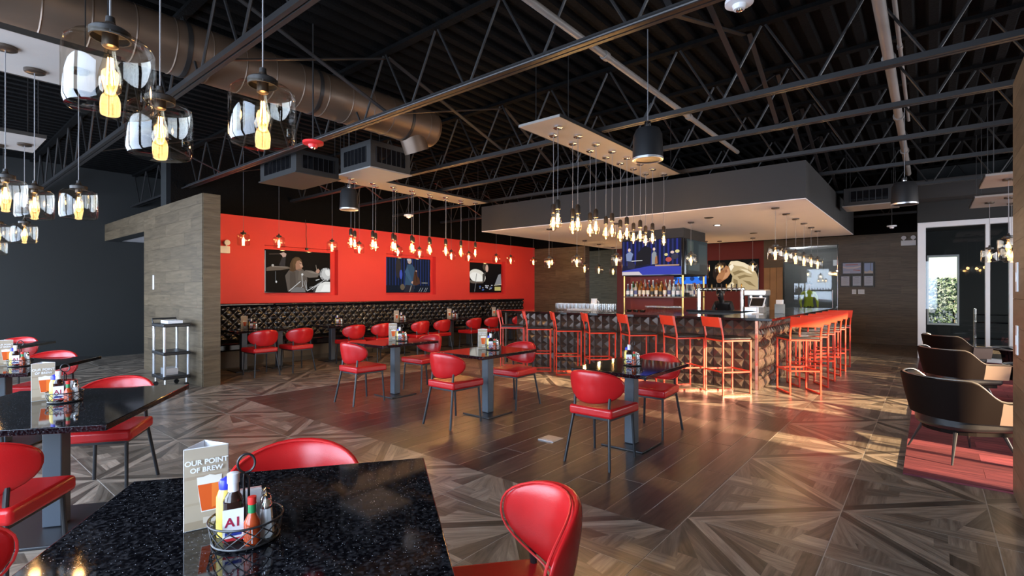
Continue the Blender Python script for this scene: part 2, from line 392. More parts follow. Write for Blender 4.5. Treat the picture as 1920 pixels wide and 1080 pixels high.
# dark planks 0.23 m wide running along y, end joints staggered
def plank_mesh(w, l, th=0.008, axis='y'):
    b = MB(); g = 0.004
    if axis == 'y': b.box(-w/2+g, w/2-g, g, l-g, -th, 0)
    me = b.mesh('plank', M_plank); uv_planar(me, 1, 0); return me
PW = 0.23; pm = {}
x = PZ[1]-PW/2; col = 0
while x > PZ[0]:
    y = PZ[2]; first = True
    while y < PZ[3]-0.01:
        l = [1.2, 0.4, 0.8, 1.0, 0.6][(col*2) % 5] if first else 1.2
        first = False; l = min(l, PZ[3]-y)
        if PZ[3]-y-l < 0.12: l = PZ[3]-y
        key = round(l, 3)
        if key not in pm: pm[key] = plank_mesh(PW, l)
        link('plank', pm[key], fl, (x, y, 0.0006)); y += l
    x -= PW; col += 1
# carpet of the lounge: streaky carpet planks
def carpet_mat():
    m = bpy.data.materials.new('red_streaked_carpet'); m.use_nodes = True; nt = m.node_tree; L = nt.links; b = nt.nodes['Principled BSDF']
    tc = nt.nodes.new('ShaderNodeTexCoord'); mp = nt.nodes.new('ShaderNodeMapping'); mp.inputs['Scale'].default_value = (1.2, 30, 1)
    oi = nt.nodes.new('ShaderNodeObjectInfo')
    L.new(tc.outputs['Object'], mp.inputs['Vector']); nz = nt.nodes.new('ShaderNodeTexNoise'); nz.inputs['Scale'].default_value = 2.2; nz.inputs['Detail'].default_value = 6
    L.new(mp.outputs[0], nz.inputs['Vector']); rp = nt.nodes.new('ShaderNodeValToRGB')
    rp.color_ramp.elements[0].position = 0.32; rp.color_ramp.elements[0].color = (0.10, 0.022, 0.036, 1)
    rp.color_ramp.elements[1].position = 0.7; rp.color_ramp.elements[1].color = (0.33, 0.075, 0.085, 1)
    L.new(nz.outputs['Fac'], rp.inputs['Fac'])
    hs = nt.nodes.new('ShaderNodeHueSaturation'); mr = nt.nodes.new('ShaderNodeMapRange'); mr.inputs['To Min'].default_value = 0.6; mr.inputs['To Max'].default_value = 1.45
    L.new(oi.outputs['Random'], mr.inputs['Value']); L.new(mr.outputs[0], hs.inputs['Value']); L.new(rp.outputs[0], hs.inputs['Color'])
    L.new(hs.outputs[0], b.inputs['Base Color']); b.inputs['Roughness'].default_value = 0.85; b.inputs['Specular IOR Level'].default_value = 0.2
    return m
M_carpet = carpet_mat()
cm = MB().box(0.001, 0.999, 0.001, 0.249, 0, 0.012).mesh('carpet_plank', M_carpet)
cb = MB(); nrow = int((CARPET[3]-CARPET[2])/0.25)
for r in range(nrow):
    y = CARPET[2]+0.25*r
    for k in range(7):
        x = CARPET[0]+k-(0.5 if r % 2 else 0)
        x0, x1 = max(x, CARPET[0]), min(x+1, 6.0)
        if x1-x0 < 0.05: continue
        if x < 3.0 and y < 11 and x0 == x: link('carpet_plank', cm, fl, (x, y, 0))
        else: cb.box(x0+0.001, x1-0.001, y+0.001, y+0.249, 0, 0.012)
stuff(cb.build('carpet_edge', M_carpet, fl))

# ---- ceiling: fluted steel deck, flutes along y
d = MB(); x = -15.0
prof = []
while x < 7.0: prof += [(x, DECK), (x+0.075, DECK), (x+0.10, DECK+0.06), (x+0.175, DECK+0.06)]; x += 0.2
vs_ = [(px_, y, z) for y in (-2.2, 5, 12, 21) for px_, z in prof]; n = len(prof)
d.add(vs_, [(r*n+i, (r+1)*n+i, (r+1)*n+i+1, r*n+i+1) for r in range(3) for i in range(n-1)])
d.box(-15, 7, -2.2, 21, DECK+0.09, DECK+0.2)
struct(d.build('ceiling', M_deck))

# ---- walls
def holed(b, axis, at, th, u0, u1, z0, z1, holes):
    """Slab on plane axis = at, thickness th (away from the room), with rectangular holes (ua, ub, za, zb)."""
    def put(a, c, e, f):
        if c-a < 1e-4 or f-e < 1e-4: return
        lo, hi = min(at, at+th), max(at, at+th)
        if axis == 'x': b.box(lo, hi, a, c, e, f)
        else: b.box(a, c, lo, hi, e, f)
    cur = u0
    for ua, ub, za, zb in sorted(holes):
        put(cur, ua, z0, z1); put(ua, ub, z0, za); put(ua, ub, zb, z1); cur = ub
    put(cur, u1, z0, z1); return b
NICHE = [(4.88, 6.59, 1.37, 2.43), (7.96, 9.66, 1.37, 2.43), (11.02, 12.70, 1.37, 2.43)]
struct(holed(MB(), 'x', X_RED, -0.14, 3.18, 14.3, 0, 2.99, NICHE).box(X_RED-0.22, X_RED-0.14, 3.18, 14.3, 0, 2.99).build('wall_left', M_red))
struct(MB().box(X_RED-0.22, X_RED+0.0, 3.18, 14.3, 2.99, DECK).build('wall_left_upper', M_deck))
struct(MB().box(X_DARK-0.2, X_DARK, -1.95, 8.0, 0, DECK).build('wall_far_left', M_char))

PLK = {}
def clad(parent, axis, at, sgn, u0, u1, z0, z1, pl=1.2, ph=0.2, seed=0):
    """Wood-look boards fixed to a wall face; each board an object."""
    r = 0; z = z0
    while z < z1-0.01:
        h = min(ph, z1-z); u = u0-[0, 0.45, 0.8, 0.25][(r+seed) % 4]*pl
        while u < u1-0.01:
            a, c = max(u, u0), min(u+pl, u1)
            if c-a > 0.02:
                key = (axis, round(c-a, 3), round(h, 3))
                if key not in PLK:
                    b = MB(); w, t = c-a, 0.006
                    if axis == 'y': b.box(0.001, w-0.001, -t, t, 0.001, h-0.001)
                    else: b.box(-t, t, 0.001, w-0.001, 0.001, h-0.001)
                    me = b.mesh('board', M_wallwood); uv_planar(me, 0 if axis == 'y' else 1, 2); PLK[key] = me
                loc = (a, at+sgn*0.006, z) if axis == 'y' else (at+sgn*0.006, a, z)
                link('board', PLK[key], parent, loc)
            u += pl
        z += ph; r += 1
# wood-clad partition with the open doorway to its left
w = struct(MB().box(-11.36, -8.5, 2.94, 3.18, 0, WALL_H).box(X_DARK, -11.36, 2.94, 3.18, 2.58, WALL_H).build('wall_partition', M_char))
clad(w, 'y', 2.94, -1, -11.36, -8.5, 0, WALL_H); clad(w, 'y', 2.94, -1, X_DARK, -11.36, 2.58, WALL_H, ph=0.185)
clad(w, 'x', -8.5, 1, 2.94, 3.18, 0, WALL_H)
struct(MB().box(X_DARK, -11.1, 3.18, 8.0, 2.6, 2.7).build('ceiling_corridor', M_white))
struct(MB().box(-11.3, -11.0, 3.18, 8.0, 0, DECK).box(X_DARK, -11.0, 8.0, 8.2, 0, DECK).build('wall_corridor', M_char))
# stub wall at the end of the red wall
w = struct(MB().box(-10.97, -8.68, 14.3, 14.55, 0, WALL_H).build('wall_stub', M_char))
clad(w, 'y', 14.3, -1, -10.75, -8.68, 0, WALL_H, seed=1); clad(w, 'x', -8.68, 1, 14.3, 14.55, 0, WALL_H)
struct(MB().box(-10.97, -8.5, 14.3, 14.55, WALL_H, DECK).build('wall_stub_upper', M_deck))
# back wall with the glazed opening
YB = 17.3
GD = (-3.45, -2.02, 0.0, 2.82)
w = struct(holed(MB(), 'y', YB, 0.2, -11.0, -0.2, 0, 3.05, [GD]).build('wall_back', M_char))
clad(w, 'y', YB, -1, -11.0, -9.1, 0, 3.05, seed=2)
clad(w, 'y', YB, -1, GD[1], -0.2, 0, 3.05, seed=3); clad(w, 'y', YB, -1, GD[0], GD[1], 2.82, 3.05, ph=0.23)
MB().box(-9.1, -4.0, YB-0.012, YB, 0, 3.05).build('red_panel', M_darkred, w)
for k in range(3): MB().box(-4.0+0.18*k+0.003, -4.0+0.18*(k+1)-0.003, YB-0.02, YB, 0, 2.2).build('door_board', mat('honey_wood', (0.42, 0.21, 0.07), 0.45, noise=0.25, nscale=4), w, bevel=0.004)
MB().box(-4.0, -3.45, YB-0.012, YB, 2.2, 3.05).build('grey_panel', M_wallwood, w)
struct(MB().box(-11.0, -0.2, YB, YB+0.2, 3.05, DECK).build('wall_back_upper', M_deck))
# corridor behind the glazed opening
struct(MB().box(-5.0, -1.9, 20.6, 20.8, 0, 2.95).box(-5.1, -5.0, YB+0.2, 20.8, 0, 2.95).box(-1.75, -1.6, YB+0.2, 20.8, 0, 2.95).build('wall_service', mat('service_grey_paint', (0.16, 0.16, 0.155), 0.7, noise=0.05)))
struct(MB().box(-5.0, -1.75, YB+0.2, 20.6, 2.95, 3.05).build('ceiling_service', M_white))
dr = struct(MB().box(GD[0]+0.01, GD[1]-0.03, YB+0.04, YB+0.052, 0.02, 2.80).build('window_1', M_pane))
MB().cyl((GD[1]-0.02, YB+0.03, 0.0), (GD[1]-0.02, YB+0.03, 2.82), 0.014).build('glass_edge_rail', M_chrome, dr, smooth=True)
MB().cyl((GD[1]-0.14, YB-0.02, 0.95), (GD[1]-0.14, YB-0.02, 1.5), 0.014).build('door_handle', M_chrome, dr, smooth=True)
for z in (1.0, 2.05):
    MB().cbox(GD[1]-0.03, YB+0.03, z, 0.05, 0.05, 0.05).build('glass_clamp', M_chrome, dr, bevel=0.006)
# side wall and room behind the lounge glazing
struct(MB().box(-0.2, -0.08, 14.2, 19.0, 0, DECK).build('wall_side_room', M_char))
HW = (0.0, 0.62, 0.55, 2.45)
struct(holed(MB(), 'y', 19.0, 0.2, -0.2, 6.2, 0, DECK, [HW]).build('wall_room_end', M_char))
struct(MB().box(-0.08, 6.0, 14.4, 19.0, 3.2, 3.3).build('ceiling_room', M_char))
wf = struct(MB().box(HW[0], HW[1], 19.08, 19.1, HW[2], HW[3]).build('window_2', M_pane))
MB().box(HW[0]-0.04, HW[0], 18.96, 19.1, HW[2], HW[3]).box(HW[1], HW[1]+0.04, 18.96, 19.1, HW[2], HW[3]).box(HW[0]-0.04, HW[1]+0.04, 18.96, 19.1, HW[2]-0.05, HW[2]).box(HW[0]-0.04, HW[1]+0.04, 18.96, 19.1, HW[3], HW[3]+0.05).build('window_frame', M_frame, wf)
# white-framed glazing of the lounge
YG = 14.2
gz = struct(MB().box(-0.12, 5.9, YG+0.03, YG+0.04, 0.08, 2.84).build('window_3', M_pane))
fr = MB().box(-0.19, -0.05, YG-0.05, YG+0.1, 0, 2.95).box(-0.05, 6.0, YG-0.05, YG+0.1, 2.84, 2.95).box(-0.05, 6.0, YG-0.05, YG+0.1, 0, 0.08)
fr.build('frame', M_frame, gz, bevel=0.004)
for x in (0.93, 1.28, 2.6, 4.2): MB().box(x-0.035, x+0.035, YG-0.05, YG+0.1, 0.08, 2.84).build('mullion', M_frame, gz, bevel=0.004)
struct(MB().box(-0.19, 6.0, YG-0.02, YG+0.1, 2.95, DECK).build('wall_lounge_upper', M_char))
# outer lounge wall with windows, lounge south wall, wall beside the camera, window wall behind the camera
LW = [(4.7+2.3*k-1.0, 4.7+2.3*k+1.0, 0.45, 2.9) for k in range(4)]
lw = struct(holed(MB(), 'x', 6.0, 0.2, 3.0, 19.2, 0, DECK, LW+[(15.6, 17.6, 0.75, 2.75)]).build('wall_lounge', M_char))  # last opening is added, unseen, to light the room behind the glazing
for k, (a, c, e, f) in enumerate(LW):
    wdw = struct(MB().box(6.05, 6.1, a, a+0.06, e, f).box(6.05, 6.1, c-0.06, c, e, f).box(6.05, 6.1, a, c, e, e+0.06).box(6.05, 6.1, a, c, f-0.06, f).build('window_%d' % (4+k), M_frame))
    for q in (0.33, 0.67): MB().box(6.05, 6.1, a+(c-a)*q-0.03, a+(c-a)*q+0.03, e, f).build('mullion', M_frame, wdw)
    MB().box(6.05, 6.1, a, c, 2.25, 2.31).build('transom', M_frame, wdw)
struct(MB().box(0.62, 6.0, 3.0, 3.2, 0, DECK).build('wall_lounge_south', M_char))
w = struct(MB().box(0.48, 0.62, -1.75, 5.11, 0, WALL_H).build('wall_right', M_char))
clad(w, 'x', 0.48, -1, -1.75, 5.11, 0, WALL_H, seed=1); clad(w, 'y', 5.11, 1, 0.48, 0.62, 0, WALL_H)
BW = [(-13.0+2.45*k-1.05, -13.0+2.45*k+1.05, 0.5, 2.9) for k in range(6)]
struct(holed(MB(), 'y', WIN_Y, -0.2, -14.4, 6.2, 0, DECK, BW).build('wall_front', M_char))
for k, (a, c, e, f) in enumerate(BW):
    wdw = struct(MB().box(a, a+0.06, WIN_Y-0.14, WIN_Y-0.08, e, f).box(c-0.06, c, WIN_Y-0.14, WIN_Y-0.08, e, f).box(a, c, WIN_Y-0.14, WIN_Y-0.08, e, e+0.06).box(a, c, WIN_Y-0.14, WIN_Y-0.08, f-0.06, f).build('window_%d' % (8+k), M_frame))
    MB().box((a+c)/2-0.03, (a+c)/2+0.03, WIN_Y-0.14, WIN_Y-0.08, e, f).build('mullion', M_frame, wdw)
# ground outside
struct(MB().box(-60, 60, -60, 60, -0.3, -0.13).build('ground_outside', mat('asphalt', (0.12, 0.12, 0.12), 0.9, noise=0.2)))

# ---- the soffit over the bar
SX0, SX1, SY0, SY1, SZ = -7.78, -1.375, 8.36, 14.4, 2.8
struct(MB().box(SX0, SX1, SY0, SY1, SZ+0.012, 3.36).build('ceiling_soffit', M_soffit))
struct(MB().box(SX0+0.004, SX1-0.004, SY0+0.004, SY1-0.004, SZ, SZ+0.012).build('ceiling_soffit_underside', M_white))
for k, (px_, py_) in enumerate(((1345, 422), (1329, 408), (1413, 437), (1250, 447))):
    t = (SZ-EYE)*FPX/(HOR-py_); p = ray(px_)*t
    dl = tag(MB().lathe([(0.0, -0.004), (0.055, -0.004), (0.075, -0.008), (0.085, 0.0)], 20).build('downlight', [M_blackpl], None, smooth=True), 'small recessed downlight in the white bar soffit', 'downlight', 'recessed downlights in the soffit')
    dl.location = (p.x, p.y, SZ-0.001)
    if k in (0,): MB().lathe([(0.0, -0.006), (0.05, -0.006)], 20).build('lit_lens', M_lit, dl)

# ---- roof joists
JY = [-1.2, 0.1, 1.75, 3.47, 5.47, 6.72, 8.2, 9.86, 11.9, 14.1, 16.0]
webm = MB().cyl((0,0,0), (0,0,1), 1.0, n=6).mesh('web_bar', M_steel, True, 40)
for ji, jy in enumerate(JY):
    j = thing('roof_joist', 'open-web black steel roof joist, %s' % ('the one behind the white-framed glazing' if ji == 10 else '%s counted from the white-framed glazing' % ORD[9-ji]), 'joist', (0, jy, 0), 0, 'open-web roof joists')
    MB().box(-14.2, 6.0, -0.045, -0.008, 3.40, 3.45).box(-14.2, 6.0, 0.008, 0.045, 3.40, 3.45).build('bottom_chord', M_steel, j)
    MB().box(-14.2, 6.0, -0.045, 0.045, 4.11, DECK).build('top_chord', M_deck, j)
    for k in range(-7, 16):
        xb = -2.56-0.86*k
        if xb < -14 or xb > 5.9: continue
        for s_, q in ((-1, 0.02), (1, -0.02)):
            a = Vector((xb+0.03*s_, 0, 3.43)); b = Vector((xb+s_*0.41, 0, 4.1))
            dv = b-a
            o = link('web_bar', webm, j, a, dv.to_track_quat('Z', 'Y').to_euler(), (0.013, 0.013, dv.length))
# cross bridging between the joists
for bx in (-9.2, -4.7, -1.45, 2.0):
    for a, b in zip(JY[2:-3], JY[3:-2]):
        if bx > 1 and a < 5: continue
        br = thing('cross_bridging', 'crossed steel angle braces between two roof joists', 'brace', (bx, (a+b)/2, 3.4), 0, 'cross bridging between the roof joists')
        h = (b-a)/2
        MB().bar((0, -h, 0.04), (0, h, 0.66), 0.045, 0.012).build('brace_bar', M_steel, br)
        MB().bar((0.05, -h, 0.66), (0.05, h, 0.04), 0.045, 0.012).build('brace_bar', M_steel, br)
# conduits beside the near joist
tag(MB().cyl((-14, 3.36, 3.38), (6, 3.36, 3.38), 0.014).build('conduit', M_steel, smooth=True), 'thin steel conduit strapped along the lowest near roof joist', 'conduit')
# sprinkler and gas pipes along y
def pipe(x, z, y0, y1, r, label, name='ceiling_pipe'):
    p = thing(name, label, 'pipe', (x, y0, z))
    MB().cyl((0, 0, 0), (0, y1-y0, 0), r, n=14).build('pipe_run', M_pipe, p, smooth=True)
    y = 1.0
    while y < y1-y0:
        MB().cyl((0, y, 0), (0, y+0.07, 0), r*1.35, n=14).build('coupling', M_pipe, p, smooth=True)
        y += 2.1
    return p
def pipe_at(px_, py_, z):                 # a point on a pipe of known height
    t = (z-EYE)*FPX/(HOR-py_); p = ray(px_)*t; return p.x
pipe(pipe_at(1200, 152, 3.62), 3.62, 1.0, 8.3, 0.03, 'pale sprinkler pipe running back to the bar soffit')
pipe(pipe_at(1668, 120, 3.75), 3.75, 1.0, 12.5, 0.045, 'white painted ceiling pipe above the walkway beside the bar')
pp = pipe(pipe_at(1690, 110, 3.85), 3.85, 1.0, 9.0, 0.018, 'thin white pipe beside the thicker ceiling pipe')
# ================================================================ FURNITURE
def padded_shell(a, bt, bb, th, curve, n=36, rings=7, tilt=0.0, pw=2.3, up=None):
    """Closed oval cushion in the x-z plane, bowed forward (+y) towards its ends."""
    V = []; F = []
    def pt(r, k, side):
        th_ = 2*PI*k/n; c, s = math.cos(th_), math.sin(th_)
        q = (abs(c)**pw+abs(s)**pw)**(-1/pw)
        x = a*r*c*q; z = (bt if s > 0 else bb)*r*s*q
        y = curve*(x/a)**2 + side*th/2*(1-r**3.2)**0.5 + tilt*z
        if up: z += up*(x/a)**2
        return (x, y, z)
    for side in (1, -1):
        base = len(V); V.append(pt(0, 0, side))
        rr = [0.25, 0.5, 0.7, 0.84, 0.93, 0.98, 1.0][:rings]
        for r in rr: V += [pt(r, k, side) for k in range(n)]
        for k in range(n):
            f = (base, base+1+k, base+1+(k+1) % n); F.append(f if side < 0 else f[::-1])
        for j in range(len(rr)-1):
            for k in range(n):
                A = base+1+j*n+k; B = base+1+j*n+(k+1) % n; f = (A, A+n, B+n, B); F.append(f if side < 0 else f[::-1])
    b = MB(); b.add(V, F); rim = [pt(0.965, k, 1) for k in range(n)]; return b, rim
def weld(o):
    import bmesh
    bm = bmesh.new(); bm.from_mesh(o.data); bmesh.ops.remove_doubles(bm, verts=bm.verts, dist=1e-5); bm.to_mesh(o.data); bm.free(); return o
def round_slab(poly, z0, z1, bev, name, m, parent, seg=3):
    return MB().prism(poly, z0, z1).build(name, m, parent, bevel=bev, seg=seg)
def make_chair(label):
    t = thing('dining_chair', label, 'chair')
    round_slab([(-0.235, 0.235), (-0.205, -0.215), (0.205, -0.215), (0.235, 0.235)][::-1], 0.405, 0.485, 0.022, 'seat', M_vinyl, t)
    round_slab([(-0.20, 0.20), (-0.18, -0.19), (0.18, -0.19), (0.20, 0.20)][::-1], 0.385, 0.405, 0.002, 'seat_pan', M_blacktube, t)
    b, rim = padded_shell(0.262, 0.125, 0.155, 0.055, 0.15, tilt=-0.16)
    o = weld(b.build('backrest', M_vinyl, t, smooth=True, angle=80)); o.location = (0, -0.245, 0.672)
    pi = MB().tube([(x, y+0.013, z) for x, y, z in rim], 0.0042, 6, closed=True).build('piping', M_piping, o, smooth=True)
    for s in (-1, 1):
        MB().cyl((s*0.19, 0.19, 0.39), (s*0.20, 0.215, 0.0), 0.0125, 0.011, 10).build('leg', M_blacktube, t, smooth=True)
        MB().tube([(s*0.165, -0.172, 0.57), (s*0.165, -0.180, 0.50), (s*0.17, -0.19, 0.42), (s*0.215, -0.265, 0.0)], 0.0125, 10).build('leg', M_blacktube, t, smooth=True)
    return t
chair0 = make_chair('')
chair_used = []
def place_chair(x, y, face, label, group=None):
    """face: direction the sitter looks, as an (x, y) vector."""
    rz = math.atan2(-face[0], face[1])
    if not chair_used:
        chair0.location = (x, y, 0); chair0.rotation_euler = (0, 0, rz); chair0['label'] = label; o = chair0
        if group: o['group'] = group
        chair_used.append(1)
    else: o = dup(chair0, (x, y, 0), rz, label, group)
    return o
def make_table(name, label, loc, rz, sx, sy, base=0.42, group=None, top_m=None, th=0.035):
    t = thing(name, label, 'table', loc, rz, group)
    MB().box(-sx/2, sx/2, -sy/2, sy/2, 0.75-th, 0.75).build('tabletop', top_m or M_granite, t, bevel=0.004)
    MB().box(-0.14, 0.14, -0.14, 0.14, 0.75-th-0.02, 0.75-th).build('top_plate', M_blacktube, t)
    MB().box(-0.05, 0.05, -0.05, 0.05, 0.02, 0.75-th-0.02).build('pedestal', M_pedestal, t, bevel=0.006)
    MB().box(-base/2, base/2, -base/2, base/2, 0.0, 0.018).build('base_plate', M_blacktube, t, bevel=0.005)
    return t
# three tables on the dark planks, a chair at either end
CT = [(-5.8, 4.45, 'nearest the tufted bench'), (-4.06, 4.47, 'between the other two'), (-2.18, 4.43, 'nearest the bar corner')]
for x, y, w in CT:
    make_table('dining_table', 'black topped pedestal table on dark planks, %s' % w, (x, y, 0), 0, 0.74, 0.96)
    place_chair(x-0.01, y-0.54, (0, 1), 'red vinyl chair facing the bar at the plank-floor table %s' % w)
    place_chair(x-0.03, y+0.54, (0, -1), 'red vinyl chair with back to the bar, plank-floor table %s' % w)
# row of granite tables turned at an angle by the windows
UV_ = Vector((0.81, -0.585)).normalized(); VV = Vector((-UV_.y, UV_.x))
RZ = math.atan2(UV_.y, UV_.x)
GT = [(-1.47, 0.63), (-4.15, 0.62), (-6.80, 0.63), (-9.45, 0.65)]
names = ['fourth from the charcoal wall', 'third from the charcoal wall', 'second from the charcoal wall', 'nearest the charcoal wall']
for k, (x, y) in enumerate(GT):
    make_table('granite_table', 'large speckled black granite table %s' % names[k], (x, y, 0), RZ, 1.2, 1.06, 0.62)
    c = Vector((x, y))
    p = c-UV_*0.60+VV*0.01; place_chair(p.x, p.y, UV_, 'glossy red chair on the wall side of the granite table %s' % names[k])
    p = c+UV_*(0.78)+VV*0.14
    if k > 0: place_chair(p.x, p.y, -UV_, 'glossy red chair on the window side of the granite table %s' % names[k])
    if k == 0:
        p = c+VV*0.70+UV_*0.0; place_chair(p.x, p.y, -VV, 'glossy red chair turned sideways between the granite table and dark planks')
        p = c-VV*0.66-UV_*0.1; place_chair(p.x, p.y, VV, 'glossy red chair mostly hidden at the granite table fourth from the charcoal wall')
# bench tables and chairs along the tufted banquette
BT = []
for k, cy in enumerate((4.36, 6.15, 7.86, 9.6, 11.4)):
    for s in (-1, 1):
        y = cy+s*0.33; BT.append(y)
        make_table('bench_table', 'small black table at the tufted bench, %s from the wood-clad partition' % ORD[len(BT)-1], (-9.72, y, 0), 0, 0.74, 0.6, 0.42, 'small tables along the tufted bench')
        place_chair(-8.98, y-0.02, (-1, 0), 'red vinyl chair facing the tufted bench, %s from the wood-clad partition' % ORD[len(BT)-1], 'chairs facing the tufted bench')
# ---- tufted banquette in sections
def tuft_mesh(L_, z0, z1, pitch=0.20):
    """Back panel of length L_ along y, facing +x, with deep diamond tufting."""
    ny, nz = int(L_/0.022), 34; V = []; F = []
    for j in range(nz+1):
        z = z0+(z1-z0)*j/nz
        for i in range(ny+1):
            y = L_*i/ny
            p = (y+z*1.0)/pitch; q = (y-z*1.0)/pitch
            a = abs((p % 1)-0.5)*2; b = abs((q % 1)-0.5)*2          # 1 at the creases
            h = (1-a**3.0)*(1-b**3.0)
            e = min(1, j/2, (nz-j)/2)
            V.append((0.048*h**0.75*e, y, z))
    for j in range(nz):
        for i in range(ny): A = j*(ny+1)+i; F.append((A, A+1, A+ny+2, A+ny+1))
    b = MB(); b.add(V, F); return b
secs = [(3.22, 5.02), (5.02, 7.2), (7.2, 9.38), (9.38, 11.5), (11.5, 13.5)]
for k, (y0, y1) in enumerate(secs):
    L_ = y1-y0-0.012
    t = thing('banquette', 'black diamond-tufted bench section %s' % ('beside the wood-clad partition', 'below the long-haired drummer screen', 'below the double bass player screen', 'between the bass player and leaning drummer screens', 'below the leaning drummer screen')[k], 'bench', (X_RED+0.003, y0, 0), 0, 'tufted bench sections')
    MB().box(0, 0.09, 0.0, L_, 0.46, 1.19).build('back_core', M_tuft, t)
    o = tuft_mesh(L_, 0.46, 1.17).build('tufted_back', M_tuft, t, smooth=True, angle=60); o.location = (0.09, 0, 0)
    MB().box(0, 0.17, 0, L_, 1.165, 1.215).build('top_roll', M_tuft, t, bevel=0.02)
    MB().box(0.09, 0.66, 0, L_, 0.33, 0.47).build('seat_cushion', M_tuft, t, bevel=0.03)
    MB().box(0, 0.55, 0, L_, 0.10, 0.33).build('plinth_board', M_wallwood, t)
    me = t.children[-1].data; uv_planar(me, 1, 2)
    MB().box(0, 0.50, 0, L_, 0, 0.10).build('toe_kick', M_wallwood, t); uv_planar(t.children[-1].data, 1, 2)
    bt = MB(); pitch = 0.20
    for m_ in range(-60, 120):
        for n_ in range(-60, 60):
            y = (m_+n_+1)*pitch/2; z = (m_-n_)*pitch/2
            if 0.03 < y < L_-0.03 and 0.50 < z < 1.14: bt.lathe([(0.0, 0.012), (0.009, 0.008), (0.012, 0.0)], 8, (0, 0, 0)); s0 = len(bt.v)-24; bt.v[s0:] = [(0.092+c, y+a_, z+b_) for a_, b_, c in bt.v[s0:]]
    stuff(bt.build('button', M_tuft, t, smooth=True))
# ---- bar stools
def make_stool():
    t = thing('bar_stool', '', 'stool'); w, dp, q = 0.205, 0.215, 0.019
    for s in (-1, 1):
        x = s*w
        MB().bar((x, -dp, 0.0), (x, -dp, 0.82), q).bar((x, -dp, 0.82), (x, -dp-0.05, 1.09), q).build('leg', M_orange, t)
        MB().bar((x, dp, 0.0), (x, dp, 0.775), q).build('leg', M_orange, t)
        MB().bar((x, -dp, 0.011), (x, dp, 0.011), q).build('floor_rail', M_orange, t)
        MB().bar((x, -dp, 0.765), (x, dp, 0.765), q).build('seat_rail', M_orange, t)
        MB().bar((x, -dp, 0.33), (x, dp, 0.33), q).build('foot_rail', M_orange, t)
    for y, z in ((-dp, 0.765), (dp, 0.765), (dp, 0.33), (-dp, 0.33)):
        MB().bar((-w, y, z), (w, y, z), q).build('cross_rail', M_orange, t)
    MB().box(-w-0.005, w+0.005, -dp-0.005, dp+0.01, 0.778, 0.812).build('seat_pad', M_blackpad, t, bevel=0.012)
    b = MB(); n = 8
    for k in range(n):
        pass
    V = [(-w-0.011+ (2*w+0.022)*i/n, -dp-0.052-0.025*math.sin(PI*i/n)+yo, z) for z, sh in ((0.955, 0), (1.095, 0)) for yo in (-0.007, 0.007) for i in range(n+1)]
    m = n+1; F = []
    for i in range(n):
        a0, a1, b0, b1 = i, m+i, 2*m+i, 3*m+i
        F += [(a0, a0+1, b0+1, b0), (a1+1, a1, b1, b1+1), (a0+1, a0, a1, a1+1), (b0, b0+1, b1+1, b1)]
    F += [(0, 2*m, 3*m, m), (n, m+n, 3*m+n, 2*m+n)]
    V = [(x, y-(0.02 if z > 1 else -0.01), z) for x, y, z in V]
    MB().add(V, F).build('backrest', M_orange, t, smooth=True, angle=40)
    return t
st0 = make_stool(); first = True
for k, x in enumerate((-2.22, -2.86, -3.60, -4.30, -4.95, -5.58, -6.20)):
    fx_, fy_ = 0.63+0.20*k/6, 0.78-0.215*k/6; rz = math.atan2(-fx_, fy_)
    if first: st0.location = (x, 7.55, 0); st0.rotation_euler = (0, 0, rz); st0['label'] = 'orange-red bar stool along the bar front, first from the copper corner trim'; st0['group'] = 'stools along the bar front'; first = False
    else: dup(st0, (x, 7.55, 0), rz, 'orange-red bar stool along the bar front, %s from the copper corner trim' % ORD[k], 'stools along the bar front')
for k in range(6):
    dup(st0, (-1.46, 8.30+0.68*k, 0), math.atan2(0.55, 0.83), 'orange-red bar stool along the bar end, %s from the copper corner trim' % ORD[k], 'stools along the bar end')
